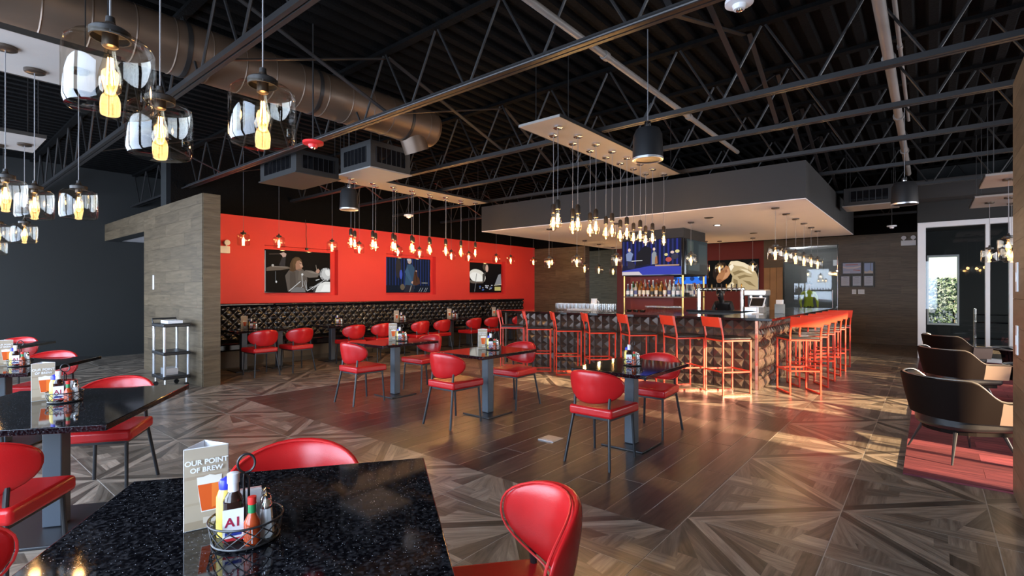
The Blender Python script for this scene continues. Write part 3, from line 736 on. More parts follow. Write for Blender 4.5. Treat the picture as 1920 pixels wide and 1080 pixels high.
# ---- lounge tub chairs and fluted tables
def make_tub(label, loc, rz):
    t = thing('tub_chair', label, 'armchair', loc, rz)
    # the shell: a U in plan open to +y; outer and inner skins with a sloping top
    n = 40; path = []
    for i in range(n+1):
        s = -1+2*i/n
        if abs(s) < 0.55:
            a = s/0.55*PI/2; x = 0.33*math.sin(a); y = -0.08-0.27*math.cos(a)
        else:
            f = (abs(s)-0.55)/0.45; x = math.copysign(0.33+0.02*f, s); y = -0.08+0.40*f
        zt = 0.71 if abs(s) < 0.42 else (0.71-0.17*(0.5-0.5*math.cos(PI*min(1, (abs(s)-0.42)/0.33))))
        zb = 0.37-0.02*abs(s)
        path.append((x, y, zb, zt))
    V = []; F = []; th = 0.05
    for i, (x, y, zb, zt) in enumerate(path):
        x0, y0 = path[max(i-1, 0)][:2]; x1, y1 = path[min(i+1, n)][:2]
        d = Vector((x1-x0, y1-y0)).normalized(); nx, ny = d.y, -d.x            # outward normal
        lean = 0.07*((zt-zb)/0.34)
        ring = [(x-nx*0.0, y-ny*0.0, zb), (x+nx*lean*0.6, y+ny*lean*0.6, (zb+zt)/2), (x+nx*lean, y+ny*lean, zt-0.01), (x+nx*(lean-th/2), y+ny*(lean-th/2), zt),
                (x+nx*(lean-th), y+ny*(lean-th), zt-0.01), (x-nx*th, y-ny*th, zb)]
        V += ring
    for i in range(n):
        for k in range(6): A = i*6+k; B = i*6+(k+1) % 6; F.append((A, B, B+6, A+6))
    F += [tuple(range(5, -1, -1)), tuple(n*6+k for k in range(6))]
    o = MB().add(V, F).build('shell', [M_brownleather, M_taupeleather], t, smooth=True, angle=50)
    for p in o.data.polygons:
        if p.index % 6 in (0, 1) and p.index < n*6 and p.center.y > 0.06: p.material_index = 1
    MB().tube([(V[i*6+3][0], V[i*6+3][1], V[i*6+3][2]+0.002) for i in range(n+1)], 0.007, 6).build('metal_trim', M_trim, t, smooth=True)
    b = MB(); pts = [(-0.27, 0.33), (0.27, 0.33)]+[(0.29*math.cos(a), -0.06+0.26*math.sin(a)) for a in [-PI*k/12 for k in range(13)]]
    b.prism(pts[::-1], 0.27, 0.42).build('seat_cushion', M_blackpad, t, bevel=0.035, seg=3)
    MB().prism([(x*0.85, y*0.85) for x, y in pts[::-1]], 0.235, 0.275).build('seat_base', M_brownleather, t)
    for sx, sy in ((-1, 1), (1, 1), (-1, -1), (1, -1)):
        MB().cyl((sx*0.20, sy*0.18, 0.25), (sx*0.28, sy*0.26-0.0, 0.0), 0.016, 0.007, 8).build('leg', M_blacktube, t, smooth=True)
    return t
def make_drum(label, loc):
    t = thing('fluted_table', label, 'table', loc)
    b = MB(); n = 48
    prof = [(0.24, 0.0), (0.24, 0.03), (0.20, 0.12), (0.185, 0.26), (0.20, 0.40), (0.235, 0.47)]
    vs_ = [(r*(1+0.05*(1 if i % 2 else -1))*math.cos(2*PI*i/n), r*(1+0.05*(1 if i % 2 else -1))*math.sin(2*PI*i/n), z) for r, z in prof for i in range(n)]
    b.add(vs_, [(j*n+i, j*n+(i+1) % n, (j+1)*n+(i+1) % n, (j+1)*n+i) for j in range(len(prof)-1) for i in range(n)])
    b.build('fluted_base', M_blackgloss, t)
    MB().lathe([(0.0, 0.47), (0.37, 0.47), (0.38, 0.48), (0.38, 0.492), (0.37, 0.50), (0.0, 0.50)], 40).build('round_top', M_blackgloss, t, smooth=True, angle=40)
    MB().lathe([(0.375, 0.484), (0.384, 0.492), (0.375, 0.502)], 40).build('metal_rim', M_alu, t, smooth=True)
    return t
for k, (x, y) in enumerate(((0.22, 5.92), (0.30, 8.75), (0.32, 11.3))):
    make_tub('dark leather tub chair with pale metal edge, %s' % ('beside the end of the wood-clad wall', 'between two other tub chairs', 'closest to the white-framed glazing')[k], (x, y, 0.012), math.atan2(-0.85, 0.53))
    make_drum('round black table on fluted drum base, %s' % ('with the lounge chair by the wood-clad wall end', 'beside the middle lounge chair', 'beside the lounge chair nearest the glazing')[k], (x+0.82, y+0.42, 0.012))
# one more chair across each table
for k, (x, y) in enumerate(((1.75, 6.9), (1.85, 9.7), (1.9, 12.3))):
    make_tub('dark leather tub chair across the round table, %s' % ('in the bay by the wood-clad wall end', 'in the middle lounge bay', 'in the bay by the glazing')[k], (x, y, 0.012), math.atan2(0.85, -0.53))
# ---- service cart
t = thing('service_cart', 'black three-shelf service cart with silver posts by the wood-clad wall', 'cart', (-8.98, 2.66, 0), 0)
for z in (0.14, 0.50, 0.92): MB().box(-0.27, 0.27, -0.18, 0.18, z, z+0.05).build('shelf', M_blackpl, t, bevel=0.012)
for sx in (-1, 1):
    for sy in (-1, 1):
        for z0, z1 in ((0.19, 0.50), (0.55, 0.92)):
            MB().cyl((sx*0.245, sy*0.155, z0), (sx*0.245, sy*0.155, z1), 0.019, n=12).build('post', M_alu, t, smooth=True)
        MB().cyl((sx*0.22-0.012, sy*0.14, 0.035), (sx*0.22+0.012, sy*0.14, 0.035), 0.035, n=14).build('wheel', M_blackpl, t, smooth=True)
        MB().cyl((sx*0.22, sy*0.14, 0.05), (sx*0.22, sy*0.14, 0.14), 0.012, n=8).build('caster_fork', M_chrome, t, smooth=True)
MB().tube([(-0.26, -0.16, 0.95), (-0.31, -0.16, 1.03), (-0.31, 0.16, 1.03), (-0.26, 0.16, 0.95)], 0.014, 8).build('handle', M_blackpl, t, smooth=True)
tag(MB().box(-0.16, 0.16, -0.10, 0.10, 0, 0.045).build('napkin_stack', [M_paper], bevel=0.004), 'stack of white napkins lying on the service cart', 'napkins').location = (-8.94, 2.66, 0.97)
tag(MB().box(-0.12, 0.12, -0.08, 0.08, 0, 0.10).box(-0.10, 0.10, -0.081, -0.079, 0.02, 0.08).build('cutlery_tray', [M_alu], bevel=0.006), 'small steel cutlery tray on the lowest cart shelf', 'tray').location = (-8.98, 2.64, 0.19)
# ---- floor box cover on the planks
tag(MB().box(-0.09, 0.09, -0.09, 0.09, 0, 0.006).box(-0.06, 0.06, -0.06, 0.06, 0.006, 0.008).build('floor_box_cover', [M_alu], bevel=0.002), 'square metal floor box cover set in dark planks', 'floor box').location = (-2.87, 4.08, 0.002)
# ================================================================ THE BAR
BX0, BX1, BY0, BY1, CZ = -6.5, -1.95, 8.05, 13.6, 1.07
bar = thing('bar', 'long dark bar clad in pyramid tiles with a black stone counter', 'bar', (0, 0, 0))
MB().box(BX0, BX1, BY0, BY0+0.18, 0, 1.03).box(BX1-0.18, BX1, BY0, BY1, 0, 1.03).build('bar_core', M_blackpl, bar)
tp = 0.15
def pyr(z=0.045):
    g = 0.002; h = tp/2-g; ox, oz = 0.012, -0.01
    b = MB(); b.add([(-h,0,-h),(h,0,-h),(h,0,h),(-h,0,h),(-h,-0.012,-h),(h,-0.012,-h),(h,-0.012,h),(-h,-0.012,h),(ox,-z,oz)],
        [(0,1,5,4),(1,2,6,5),(2,3,7,6),(3,0,4,7),(4,5,8),(5,6,8),(6,7,8),(7,4,8)]); return b
pym = pyr().mesh('pyramid_tile', M_bartile)
rest = MB(); nfx = int((BX1-0.02-BX0)/tp)
for r in range(7):
    z = tp/2+tp*r-0.02+0.01
    for k in range(nfx): link('pyramid_tile', pym, bar, (BX1-0.03-tp/2-tp*k, BY0, z), (0, R(90*((k*3+r*2) % 4)), 0))
    for k in range(int((BY1-BY0)/tp)):
        y = BY0+0.03+tp/2+tp*k
        if k < 12: link('pyramid_tile', pym, bar, (BX1, y, z), (0, R(90*((k+r) % 4)), R(90)))
        else:
            b = pyr(); b.xf(Matrix.Translation((BX1, y, z)) @ Matrix.Rotation(R(90), 4, 'Z')); rest.add(b.v, b.f)
stuff(rest.build('far_pyramid_tiles', M_bartile, bar))
MB().box(BX1-0.03, BX1+0.012, BY0-0.012, BY0+0.03, 0, 1.03).build('corner_trim', M_copper, bar, bevel=0.003)
MB().box(BX0-0.3, BX1+0.25, BY0-0.25, BY0+0.62, 1.03, CZ).box(BX1-0.62, BX1+0.25, BY0+0.62, BY1+0.1, 1.03, CZ).build('counter', M_counter, bar, bevel=0.004)
MB().cyl((BX0-0.2, BY0-0.1, 0), (BX0-0.2, BY0-0.1, 1.03), 0.03).build('counter_post', M_socket, bar, smooth=True)
# low back counter behind the front bar, with sinks and coolers
bc = thing('back_counter', 'low steel work counter behind the bar front', 'counter', (0, 0, 0))
MB().box(-6.3, -2.7, 8.95, 9.35, 0, 0.86).build('cooler_body', M_blackpl, bc)
MB().box(-6.32, -2.68, 8.93, 9.37, 0.86, 0.89).build('steel_top', M_alu, bc)
# tower with screens, shelves and posts
TX0, TX1, TY0, TY1 = -5.39, -3.98, 10.5, 11.84
tw = thing('bar_tower', 'taupe box hanging from the soffit above the bottle shelves', 'bar tower', (0, 0, 0))
MB().box(TX0, TX1, TY0, TY1, 1.80, SZ).build('screen_housing', M_soffit, tw)
MB().box(TX0, TX1, TY0, TY1, 0, 0.95).build('base_cabinet', M_blackpl, tw)
MB().box(TX0-0.02, TX1+0.02, TY0-0.02, TY1+0.02, 0.95, 0.98).build('base_top', M_counter, tw)
for x, y in ((TX0+0.03, TY0+0.03), (TX1-0.03, TY0+0.03), (TX0+0.03, TY1-0.03), (TX1-0.03, TY1-0.03)):
    MB().cyl((x, y, 0.98), (x, y, 1.80), 0.022, n=12).build('brass_post', M_brass, tw, smooth=True)
for z in (1.32,):
    MB().box(TX0, TX1, TY0, TY0+0.35, z, z+0.025).build('shelf', mat('walnut_shelf', (0.10, 0.055, 0.03), 0.4, noise=0.2), tw)
    MB().box(TX1-0.35, TX1, TY0+0.35, TY1, z, z+0.025).build('shelf', mat('walnut_shelf', (0.1, 0.055, 0.03)), tw)
MB().box(TX0+0.02, TX1-0.36, TY0+0.36, TY0+0.38, 0.98, 1.80).build('back_panel', M_darkred, tw)
MB().box(TX0, TX1, TY0+0.20, TY0+0.35, 1.345, 1.43).build('riser', M_blackpl, tw)
def tv(label, loc, rz, w, h, draw, glow=0.9, name='television'):
    t = thing(name, label, 'television', loc, rz)
    MB().box(-w/2-0.012, w/2+0.012, 0.0, 0.05, -h/2-0.012, h/2+0.012).build('bezel', M_blackgloss, t, bevel=0.004)
    p = Pic(w, h, glow); draw(p); p.build('screen', t, (0, -0.002, 0)); return t
def jazz_trio(p):
    p.rect(0,0,1,1,(0.006,0.008,0.03))
    for k in range(14): p.rect(0.07*k+0.01, 0.28, 0.07*k+0.04, 1.0, (0.015, 0.02, 0.16 if k % 2 else 0.09))
    p.poly([(0,0),(1,0),(1,0.22),(0.5,0.26),(0,0.12)], (0.03, 0.04, 0.30)); p.poly([(0,0),(0.36,0),(0.3,0.1),(0,0.1)], (0.45,0.40,0.42))
    p.poly([(0.24,0.25),(0.5,0.3),(0.52,0.75),(0.40,0.85),(0.26,0.62)], (0.008,0.008,0.012))
    p.line(0.17,0.41,0.36,0.42,0.012,(0.7,0.7,0.7))
    p.poly([(0.08,0.42),(0.16,0.40),(0.20,0.62),(0.14,0.70),(0.07,0.62)], (0.16,0.20,0.34)); p.ell(0.13,0.74,0.025,0.05,(0.55,0.40,0.33)); p.poly([(0.09,0.42),(0.18,0.40),(0.24,0.30),(0.22,0.18),(0.10,0.2)], (0.02,0.02,0.04))
    p.poly([(0.52,0.3),(0.60,0.3),(0.60,0.62),(0.56,0.68),(0.52,0.6)], (0.20,0.22,0.24)); p.ell(0.56,0.73,0.02,0.045,(0.6,0.45,0.36)); p.poly([(0.57,0.3),(0.62,0.32),(0.61,0.55),(0.58,0.5)], (0.25,0.10,0.04))
    for u, v, r, c in ((0.80,0.42,0.05,(0.35,0.06,0.05)),(0.9,0.5,0.06,(0.03,0.03,0.05)),(0.86,0.62,0.03,(0.55,0.4,0.35)),(0.94,0.64,0.035,(0.5,0.45,0.2)),(0.76,0.56,0.03,(0.5,0.45,0.2))): p.ell(u,v,r,r*1.3,c)
    p.rect(0.58,0.24,0.97,0.28,(0.32,0.20,0.14))
def side_scene(p):
    p.rect(0,0,1,1,(0.02,0.03,0.035)); p.rect(0.06,0.1,0.3,0.95,(0.05,0.065,0.06)); p.rect(0.55,0.3,0.95,0.9,(0.035,0.05,0.055)); p.rect(0.1,0.1,0.6,0.34,(0.045,0.07,0.08))
tv('wide screen showing a jazz trio on a blue stage, on the bar tower', ((TX0+TX1)/2, TY0-0.055, 2.20), 0, 1.36, 0.76, jazz_trio)
tv('dark screen on the side of the bar tower facing the walkway', (TX1+0.055, (TY0+TY1)/2, 2.20), R(90), 1.28, 0.74, side_scene, 0.7)
def blue_scene(p):
    p.rect(0,0,1,1,(0.02,0.12,0.55))
    for k in range(6): p.ell(0.1+0.16*k, 0.55+0.12*math.sin(k*2), 0.06, 0.16, (0.25,0.55,0.95)); p.ell(0.16+0.15*k, 0.3, 0.04, 0.12, (0.01,0.03,0.12))
tv('bright blue screen on the back wall behind the bottle shelves', (-6.75, YB-0.075, 2.02), 0, 2.0, 0.62, blue_scene, 1.0)
def bowed_man(p):
    p.rect(0,0,1,1,(0.004,0.004,0.004)); sh = (0.46,0.35,0.19); lt = (0.74,0.62,0.42); dk = (0.24,0.17,0.08)
    p.poly([(0.26,0.02),(0.36,0.10),(0.48,0.30),(0.50,0.48),(0.44,0.62),(0.42,0.84),(0.46,0.95),(0.58,0.97),(0.72,0.91),(0.86,0.78),(0.96,0.58),(1.0,0.40),(1.0,0.0),(0.26,0.0)], sh)
    p.poly([(0.44,0.88),(0.47,0.96),(0.60,0.965),(0.74,0.89),(0.87,0.76),(0.95,0.58),(0.84,0.66),(0.70,0.78),(0.56,0.82)], lt); p.poly([(0.43,0.80),(0.50,0.88),(0.53,0.78),(0.47,0.64)], (0.82,0.74,0.58))
    p.poly([(0.50,0.60),(0.62,0.66),(0.76,0.60),(0.66,0.58),(0.54,0.50)], dk); p.poly([(0.60,0.46),(0.74,0.52),(0.90,0.44),(0.76,0.44),(0.64,0.38)], dk); p.poly([(0.52,0.40),(0.60,0.34),(0.62,0.10),(0.56,0.02),(0.52,0.20)], dk); p.poly([(0.70,0.34),(0.84,0.30),(0.96,0.12),(0.82,0.20)], dk); p.poly([(0.64,0.72),(0.80,0.66),(0.90,0.52),(0.78,0.58)], lt)
    p.poly([(0.28,0.02),(0.38,0.10),(0.50,0.28),(0.54,0.22),(0.44,0.06),(0.36,0.0)], lt)
    p.poly([(0.17,0.40),(0.19,0.28),(0.25,0.26),(0.30,0.32),(0.40,0.42),(0.46,0.56),(0.43,0.78),(0.36,0.84),(0.26,0.72),(0.20,0.56)], (0.36,0.16,0.07)); p.poly([(0.30,0.36),(0.40,0.44),(0.45,0.58),(0.42,0.74),(0.36,0.66),(0.34,0.50)], (0.52,0.26,0.13)); p.poly([(0.19,0.30),(0.25,0.27),(0.29,0.34),(0.25,0.40),(0.20,0.38)], (0.24,0.09,0.04)); p.poly([(0.36,0.58),(0.40,0.62),(0.39,0.70),(0.35,0.68)], (0.26,0.10,0.05))
    p.poly([(0.10,0.48),(0.15,0.36),(0.18,0.46),(0.24,0.62),(0.34,0.76),(0.38,0.86),(0.34,0.94),(0.24,0.94),(0.14,0.82),(0.10,0.66)], (0.018,0.011,0.008)); p.poly([(0.16,0.74),(0.24,0.88),(0.34,0.90),(0.28,0.84),(0.20,0.68)], (0.06,0.035,0.02))
tv('large picture of a man in a cream shirt bowed forward, on the back wall', (-4.92, YB-0.075, 1.98), 0, 1.55, 1.0, bowed_man, 0.75)
# ---- bottles and glasses
def bottle_mesh(h, r, kind, glass_col, label_col, cap_col):
    t = MB(); s = r*0.34
    if kind == 0: prof = [(0, 0), (r, 0.002), (r, h*0.60), (r*0.8, h*0.68), (s, h*0.76), (s, h*0.95), (s*1.1, h*0.95), (s*1.1, h), (0, h)]
    elif kind == 1: prof = [(0, 0), (r*0.9, 0.002), (r, h*0.1), (r*0.95, h*0.5), (s*1.2, h*0.66), (s, h*0.95), (s*1.15, h*0.95), (s*1.15, h), (0, h)]
    else: prof = [(0, 0), (r, 0.002), (r, h*0.72), (s*1.3, h*0.80), (s*1.2, h*0.94), (s*1.4, h*0.94), (s*1.4, h), (0, h)]
    t.lathe(prof, 14); return t
BOT = []
specs = [((0.28,0.10,0.02),(0.75,0.68,0.55),(0.03,0.02,0.02)), ((0.10,0.16,0.22),(0.75,0.78,0.85),(0.6,0.6,0.65)), ((0.38,0.20,0.05),(0.05,0.05,0.05),(0.5,0.38,0.1)), ((0.20,0.05,0.02),(0.80,0.74,0.60),(0.4,0.03,0.03)),
         ((0.45,0.62,0.70),(0.85,0.88,0.9),(0.75,0.75,0.78)), ((0.05,0.12,0.05),(0.70,0.65,0.4),(0.3,0.25,0.05)), ((0.55,0.52,0.45),(0.10,0.12,0.3),(0.1,0.1,0.1))]
def make_bottle(k):
    g, lb, cp = specs[k % 7]; h = 0.30-0.025*(k % 3); r = 0.037+0.004*(k % 2); kind = k % 3
    o = bottle_mesh(h, r, kind, g, lb, cp).build('liquor_bottle', mat('bottle_glass_%d' % (k % 7), g, 0.08, spec=0.7), None, smooth=True, angle=50)
    MB().lathe([(r+0.0008, h*0.16), (r+0.0008, h*0.46)], 14).build('paper_label', mat('bottle_label_%d' % (k % 7), lb, 0.6), o, smooth=True)
    MB().lathe([(r*0.42, h*0.93), (r*0.46, h*0.93), (r*0.46, h+0.006), (0, h+0.006)], 12).build('cap', mat('bottle_cap_%d' % (k % 7), cp, 0.35), o, smooth=True, angle=40)
    return o
protos = [make_bottle(k) for k in range(7)]; usedp = set()
colw = ['amber', 'clear blue', 'golden', 'dark amber', 'pale blue', 'green', 'pale grey']
def put_bottle(k, x, y, z, where, grp):
    p = protos[k % 7]; lab = '%s liquor bottle %s' % (colw[k % 7], where)
    if k % 7 not in usedp: usedp.add(k % 7); o = p; o.location = (x, y, z)
    else: o = dup(p, (x, y, z), k*0.7)
    tag(o, lab, 'bottle', grp)
kk = 0
for i in range(14): put_bottle([1, 4, 6, 0, 3, 3, 2, 0, 2, 3, 6, 4, 1, 4][i], TX0+0.09+0.097*i, TY0+0.09, 1.345, 'in the front row of the tower shelf', 'bottles on the front of the tower shelf')
for i in range(13): put_bottle([5, 2, 0, 6, 1, 4, 3, 2, 6, 4, 1, 0, 4][i], TX0+0.13+0.097*i, TY0+0.27, 1.43, 'on the raised rear step of the tower shelf', 'bottles on the rear step of the tower shelf')
for i in range(9): put_bottle([4, 1, 1, 4, 6, 3, 1, 4, 6][i], TX1-0.09, TY0+0.42+0.1*i, 1.345, 'on the tower shelf facing the walkway', 'bottles on the side shelf of the tower')
def glass_proto(name, h, r, stem=False):
    b = MB()
    if stem: prof = [(0, 0.0), (r*0.8, 0.0), (r*0.75, 0.004), (0.005, 0.008), (0.004, h*0.42), (r*0.7, h*0.55), (r, h*0.78), (r*0.82, h)]
    else: prof = [(0, 0.006), (r*0.74, 0.0), (r*0.78, 0.01), (r, h)]
    b.lathe(prof, 16); return b.build(name, M_clear, None, smooth=True, angle=60)
pint = glass_proto('pint_glass', 0.15, 0.042)
tag(pint, 'clear pint glass standing upside in rows on the bar counter', 'glass', 'pint glasses on the bar counter')
g1 = True
for r in range(2):
    for i in range(15):
        x, y = -5.78+0.088*i, 8.44+0.1*r
        if g1: pint.location = (x, y, CZ); g1 = False
        else: dup(pint, (x, y, CZ), 0)
pint['label'] = 'clear pint glass in the rows on the bar counter'
for o in C.objects:
    if o.name.startswith('pint_glass'): o['label'] = 'clear pint glass in the rows on the bar counter'
wg = glass_proto('wine_glass', 0.17, 0.038, True); tag(wg, 'clear stemmed glass under the tower bottle shelf', 'glass', 'stemmed glasses under the tower shelf')
g1 = True
for r in range(2):
    for i in range(12):
        x, y = TX0+0.55+0.07*i, TY0+0.06+0.11*r
        if g1: wg.location = (x, y, 0.98); g1 = False
        else: dup(wg, (x, y, 0.98), 0)
# bowls of garnish / tray at left of the shelf
for i in range(3): tag(MB().lathe([(0, 0.0), (0.05, 0.0), (0.075, 0.06), (0.07, 0.06), (0.045, 0.012), (0, 0.01)], 18).build('steel_bowl', M_chrome, None, smooth=True), 'small steel bowl in the line under the bottle shelf', 'bowl', 'steel bowls under the tower shelf').location = (TX0+0.11+0.165*i, TY0+0.10, 0.98)
# beer taps
tt = thing('beer_tap_tower', 'chrome beer tap rail with ten upright handles', 'beer taps', (-3.3, 10.9, 0))
MB().cyl((-0.55, 0, 1.50), (0.42, 0, 1.50), 0.035, n=14).build('tap_rail', M_chrome, tt, smooth=True)
for x in (-0.5, 0.38): MB().cyl((x, 0, 1.07), (x, 0, 1.52), 0.045, n=16).build('column', M_chrome, tt, smooth=True)
for i in range(10):
    x = -0.50+0.098*i
    MB().cyl((x, -0.03, 1.50), (x, -0.08, 1.49), 0.012, n=8).cyl((x, -0.08, 1.505), (x, -0.09, 1.45), 0.01, n=8).build('spout', M_chrome, tt, smooth=True)
    MB().lathe([(0.006, 0), (0.012, 0.02), (0.014, 0.09), (0.008, 0.10), (0, 0.10)], 8, (x, -0.07, 1.51)).build('handle', M_blackpl if i % 3 else M_brass, tt, smooth=True)
tc = thing('tap_counter', 'black counter carrying the beer taps', 'counter', (-3.3, 10.9, 0))
MB().box(-0.62, 0.75, -0.3, 0.3, 0, 1.03).build('counter_body', M_blackpl, tc); MB().box(-0.65, 0.78, -0.33, 0.33, 1.03, 1.07).build('counter_top', M_counter, tc)
# espresso machine, tablet till, box on the bar end
t = thing('espresso_machine', 'steel and black espresso machine behind the bar end', 'coffee machine', (-2.62, 10.80, 1.07))
MB().box(-0.18, 0.18, -0.2, 0.2, 0.0, 0.08).build('drip_base', M_alu, t, bevel=0.008); MB().box(-0.18, 0.18, 0.0, 0.2, 0.08, 0.32).build('body', M_blackpl, t, bevel=0.015)
MB().box(-0.2, 0.2, -0.2, 0.2, 0.30, 0.42).build('head', M_alu, t, bevel=0.02)
for x in (-0.09, 0.09): MB().cyl((x, -0.1, 0.30), (x, -0.1, 0.24), 0.03, n=12).build('group_head', M_chrome, t, smooth=True); MB().cyl((x, -0.12, 0.25), (x, -0.26, 0.23), 0.012, n=8).build('portafilter_handle', M_blackpl, t, smooth=True)
t = thing('tablet_till', 'tablet till on a stand on the bar counter', 'till', (-2.25, 9.3, CZ), R(-20))
MB().lathe([(0, 0), (0.09, 0), (0.09, 0.012), (0.02, 0.02), (0.018, 0.12), (0, 0.12)], 18).build('stand', M_whitepl, t, smooth=True)
b = MB().box(-0.13, 0.13, -0.008, 0.008, -0.09, 0.09).build('tablet', M_whitepl, t, bevel=0.004); b.location = (0, 0, 0.20); b.rotation_euler = (R(-25), 0, 0)
MB().box(-0.115, 0.115, -0.0095, -0.008, -0.075, 0.075).build('screen', M_blackgloss, b)
for k, (x, y, w_, h_) in enumerate(((-2.0, 9.75, 0.14, 0.24), (-2.32, 9.9, 0.12, 0.16))):
    t = thing('napkin_caddy', 'grey napkin and straw caddy on the bar, %s' % ('the taller one' if k == 0 else 'the shorter one'), 'caddy', (x, y, CZ))
    MB().box(-w_/2, w_/2, -0.07, 0.07, 0, h_*0.7).build('box', mat('caddy_grey', (0.28, 0.29, 0.28), 0.5), t, bevel=0.006); MB().box(-w_/2+0.02, w_/2-0.02, -0.05, 0.05, h_*0.7, h_).build('napkins', M_paper, t)
t = thing('register_printer', 'white receipt printer on the steel counter beside the tower', 'printer', (-5.62, 9.12, 0.89)); MB().box(-0.28, 0.28, -0.15, 0.15, 0, 0.20).build('printer_case', M_whitepl, t, bevel=0.012); MB().box(-0.22, 0.22, -0.152, -0.148, 0.06, 0.1).build('paper_slot', M_blackpl, t)
t = thing('water_pitcher', 'white pitcher standing by the receipt printer', 'pitcher', (-5.30, 9.08, 1.09)); MB().lathe([(0, 0), (0.06, 0), (0.07, 0.1), (0.06, 0.2), (0.065, 0.22), (0.055, 0.22), (0.05, 0.02), (0, 0.01)], 18).build('jug', M_whitepl, t, smooth=True); MB().tube([(0.065, 0, 0.18), (0.11, 0, 0.16), (0.11, 0, 0.08), (0.068, 0, 0.06)], 0.008, 8).build('handle', M_whitepl, t, smooth=True)
# ================================================================ PICTURES IN THE RED WALL
def drummer(p):
    K = (0.003, 0.003, 0.003); p.rect(0,0,1,1,K); p.rect(0,0.02,0.01,0.98,(0.35,0.35,0.36))
    p.line(0.06,0.90,0.25,0.925,0.014,(0.07,0.05,0.04)); p.poly([(0.20,0.64),(0.29,0.60),(0.30,0.86),(0.25,0.86)], (0.035,0.03,0.03)); p.poly([(0.21,0.93),(0.27,0.965),(0.31,0.93),(0.30,0.86),(0.26,0.84),(0.24,0.89)], (0.50,0.32,0.26))
    p.poly([(0.29,0.40),(0.33,0.02),(0.60,0.02),(0.63,0.30),(0.62,0.46),(0.56,0.57),(0.44,0.58),(0.35,0.54)], (0.105,0.085,0.072)); p.poly([(0.36,0.10),(0.46,0.12),(0.44,0.50),(0.36,0.48)], (0.075,0.06,0.05)); p.poly([(0.48,0.30),(0.56,0.28),(0.57,0.52),(0.50,0.54)], (0.14,0.115,0.095))
    hair = (0.085,0.045,0.022)
    p.poly([(0.355,0.52),(0.365,0.70),(0.40,0.82),(0.45,0.87),(0.50,0.86),(0.54,0.80),(0.555,0.70),(0.52,0.62),(0.46,0.54),(0.41,0.50)], hair)
    p.poly([(0.45,0.56),(0.445,0.68),(0.465,0.77),(0.51,0.79),(0.545,0.73),(0.548,0.66),(0.565,0.63),(0.545,0.605),(0.54,0.55),(0.50,0.52)], (0.36,0.18,0.11)); p.poly([(0.50,0.70),(0.53,0.76),(0.545,0.70),(0.56,0.635),(0.535,0.62),(0.52,0.64)], (0.52,0.30,0.20)); p.poly([(0.46,0.55),(0.50,0.52),(0.54,0.555),(0.535,0.585),(0.50,0.575)], (0.20,0.12,0.085)); p.poly([(0.505,0.695),(0.54,0.70),(0.538,0.712),(0.505,0.71)], (0.06,0.03,0.02))
    p.poly([(0.42,0.82),(0.48,0.85),(0.53,0.81),(0.50,0.80),(0.46,0.77),(0.44,0.66),(0.42,0.58),(0.40,0.70)], (0.12,0.065,0.03))
    p.poly([(0.02,0.50),(0.22,0.53),(0.38,0.58),(0.33,0.62),(0.10,0.625),(0.02,0.575)], (0.13,0.095,0.07)); p.poly([(0.10,0.60),(0.33,0.60),(0.30,0.615),(0.10,0.62)], (0.26,0.21,0.17)); p.ell(0.11,0.64,0.018,0.028,(0.42,0.38,0.34)); p.line(0.15,0.50,0.15,0.27,0.01,(0.16,0.16,0.17)); p.ell(0.16,0.25,0.012,0.026,(0.6,0.6,0.6))
    p.poly([(0.55,0.48),(0.60,0.55),(0.70,0.54),(0.83,0.47),(0.79,0.38),(0.66,0.36),(0.58,0.40)], (0.15,0.125,0.105)); p.poly([(0.62,0.53),(0.72,0.52),(0.82,0.46),(0.70,0.48)], (0.24,0.20,0.165)); p.poly([(0.76,0.53),(0.80,0.60),(0.83,0.55),(0.82,0.49),(0.78,0.48)], (0.45,0.25,0.18)); p.line(0.78,0.54,0.765,0.69,0.008,(0.5,0.42,0.33))
    p.ell(0.93,0.46,0.105,0.17,(0.30,0.30,0.30),rot=0.5); p.ell(0.94,0.47,0.085,0.14,(0.55,0.55,0.54),rot=0.5); p.ell(0.96,0.50,0.04,0.09,(0.78,0.78,0.76),rot=0.5)
    for k in range(7): a = 0.5+0.75*k; p.ell(0.93+0.09*math.cos(a), 0.46+0.15*math.sin(a), 0.009, 0.014, (0.02,0.02,0.02) if k % 2 else (0.75,0.75,0.75))
    p.ell(0.92,0.02,0.20,0.28,(0.05,0.05,0.05),24); p.poly([(0.75,0.0),(1.0,0.0),(1.0,0.26),(0.92,0.27),(0.83,0.22),(0.78,0.12)], (0.72,0.72,0.70)); p.poly([(0.84,0.02),(1.0,0.02),(1.0,0.2),(0.9,0.2)], (0.86,0.86,0.84))
    for a in ((0.34,0.02,0.52,0.27,0.016),(0.54,0.44,0.55,0.14,0.012),(0.62,0.03,0.86,0.26,0.016),(0.70,0.06,0.92,0.34,0.01),(0.60,0.30,0.62,0.04,0.01),(0.76,0.30,0.82,0.33,0.02),(0.57,0.28,0.61,0.05,0.006),(0.66,0.12,0.80,0.16,0.008),(0.48,0.04,0.56,0.16,0.008)): p.line(*a, (0.55,0.55,0.56))
    p.poly([(0.36,0.0),(0.60,0.0),(0.57,0.10),(0.46,0.13),(0.40,0.09)], (0.16,0.155,0.155)); p.ell(0.545,0.44,0.016,0.028,(0.7,0.7,0.7))
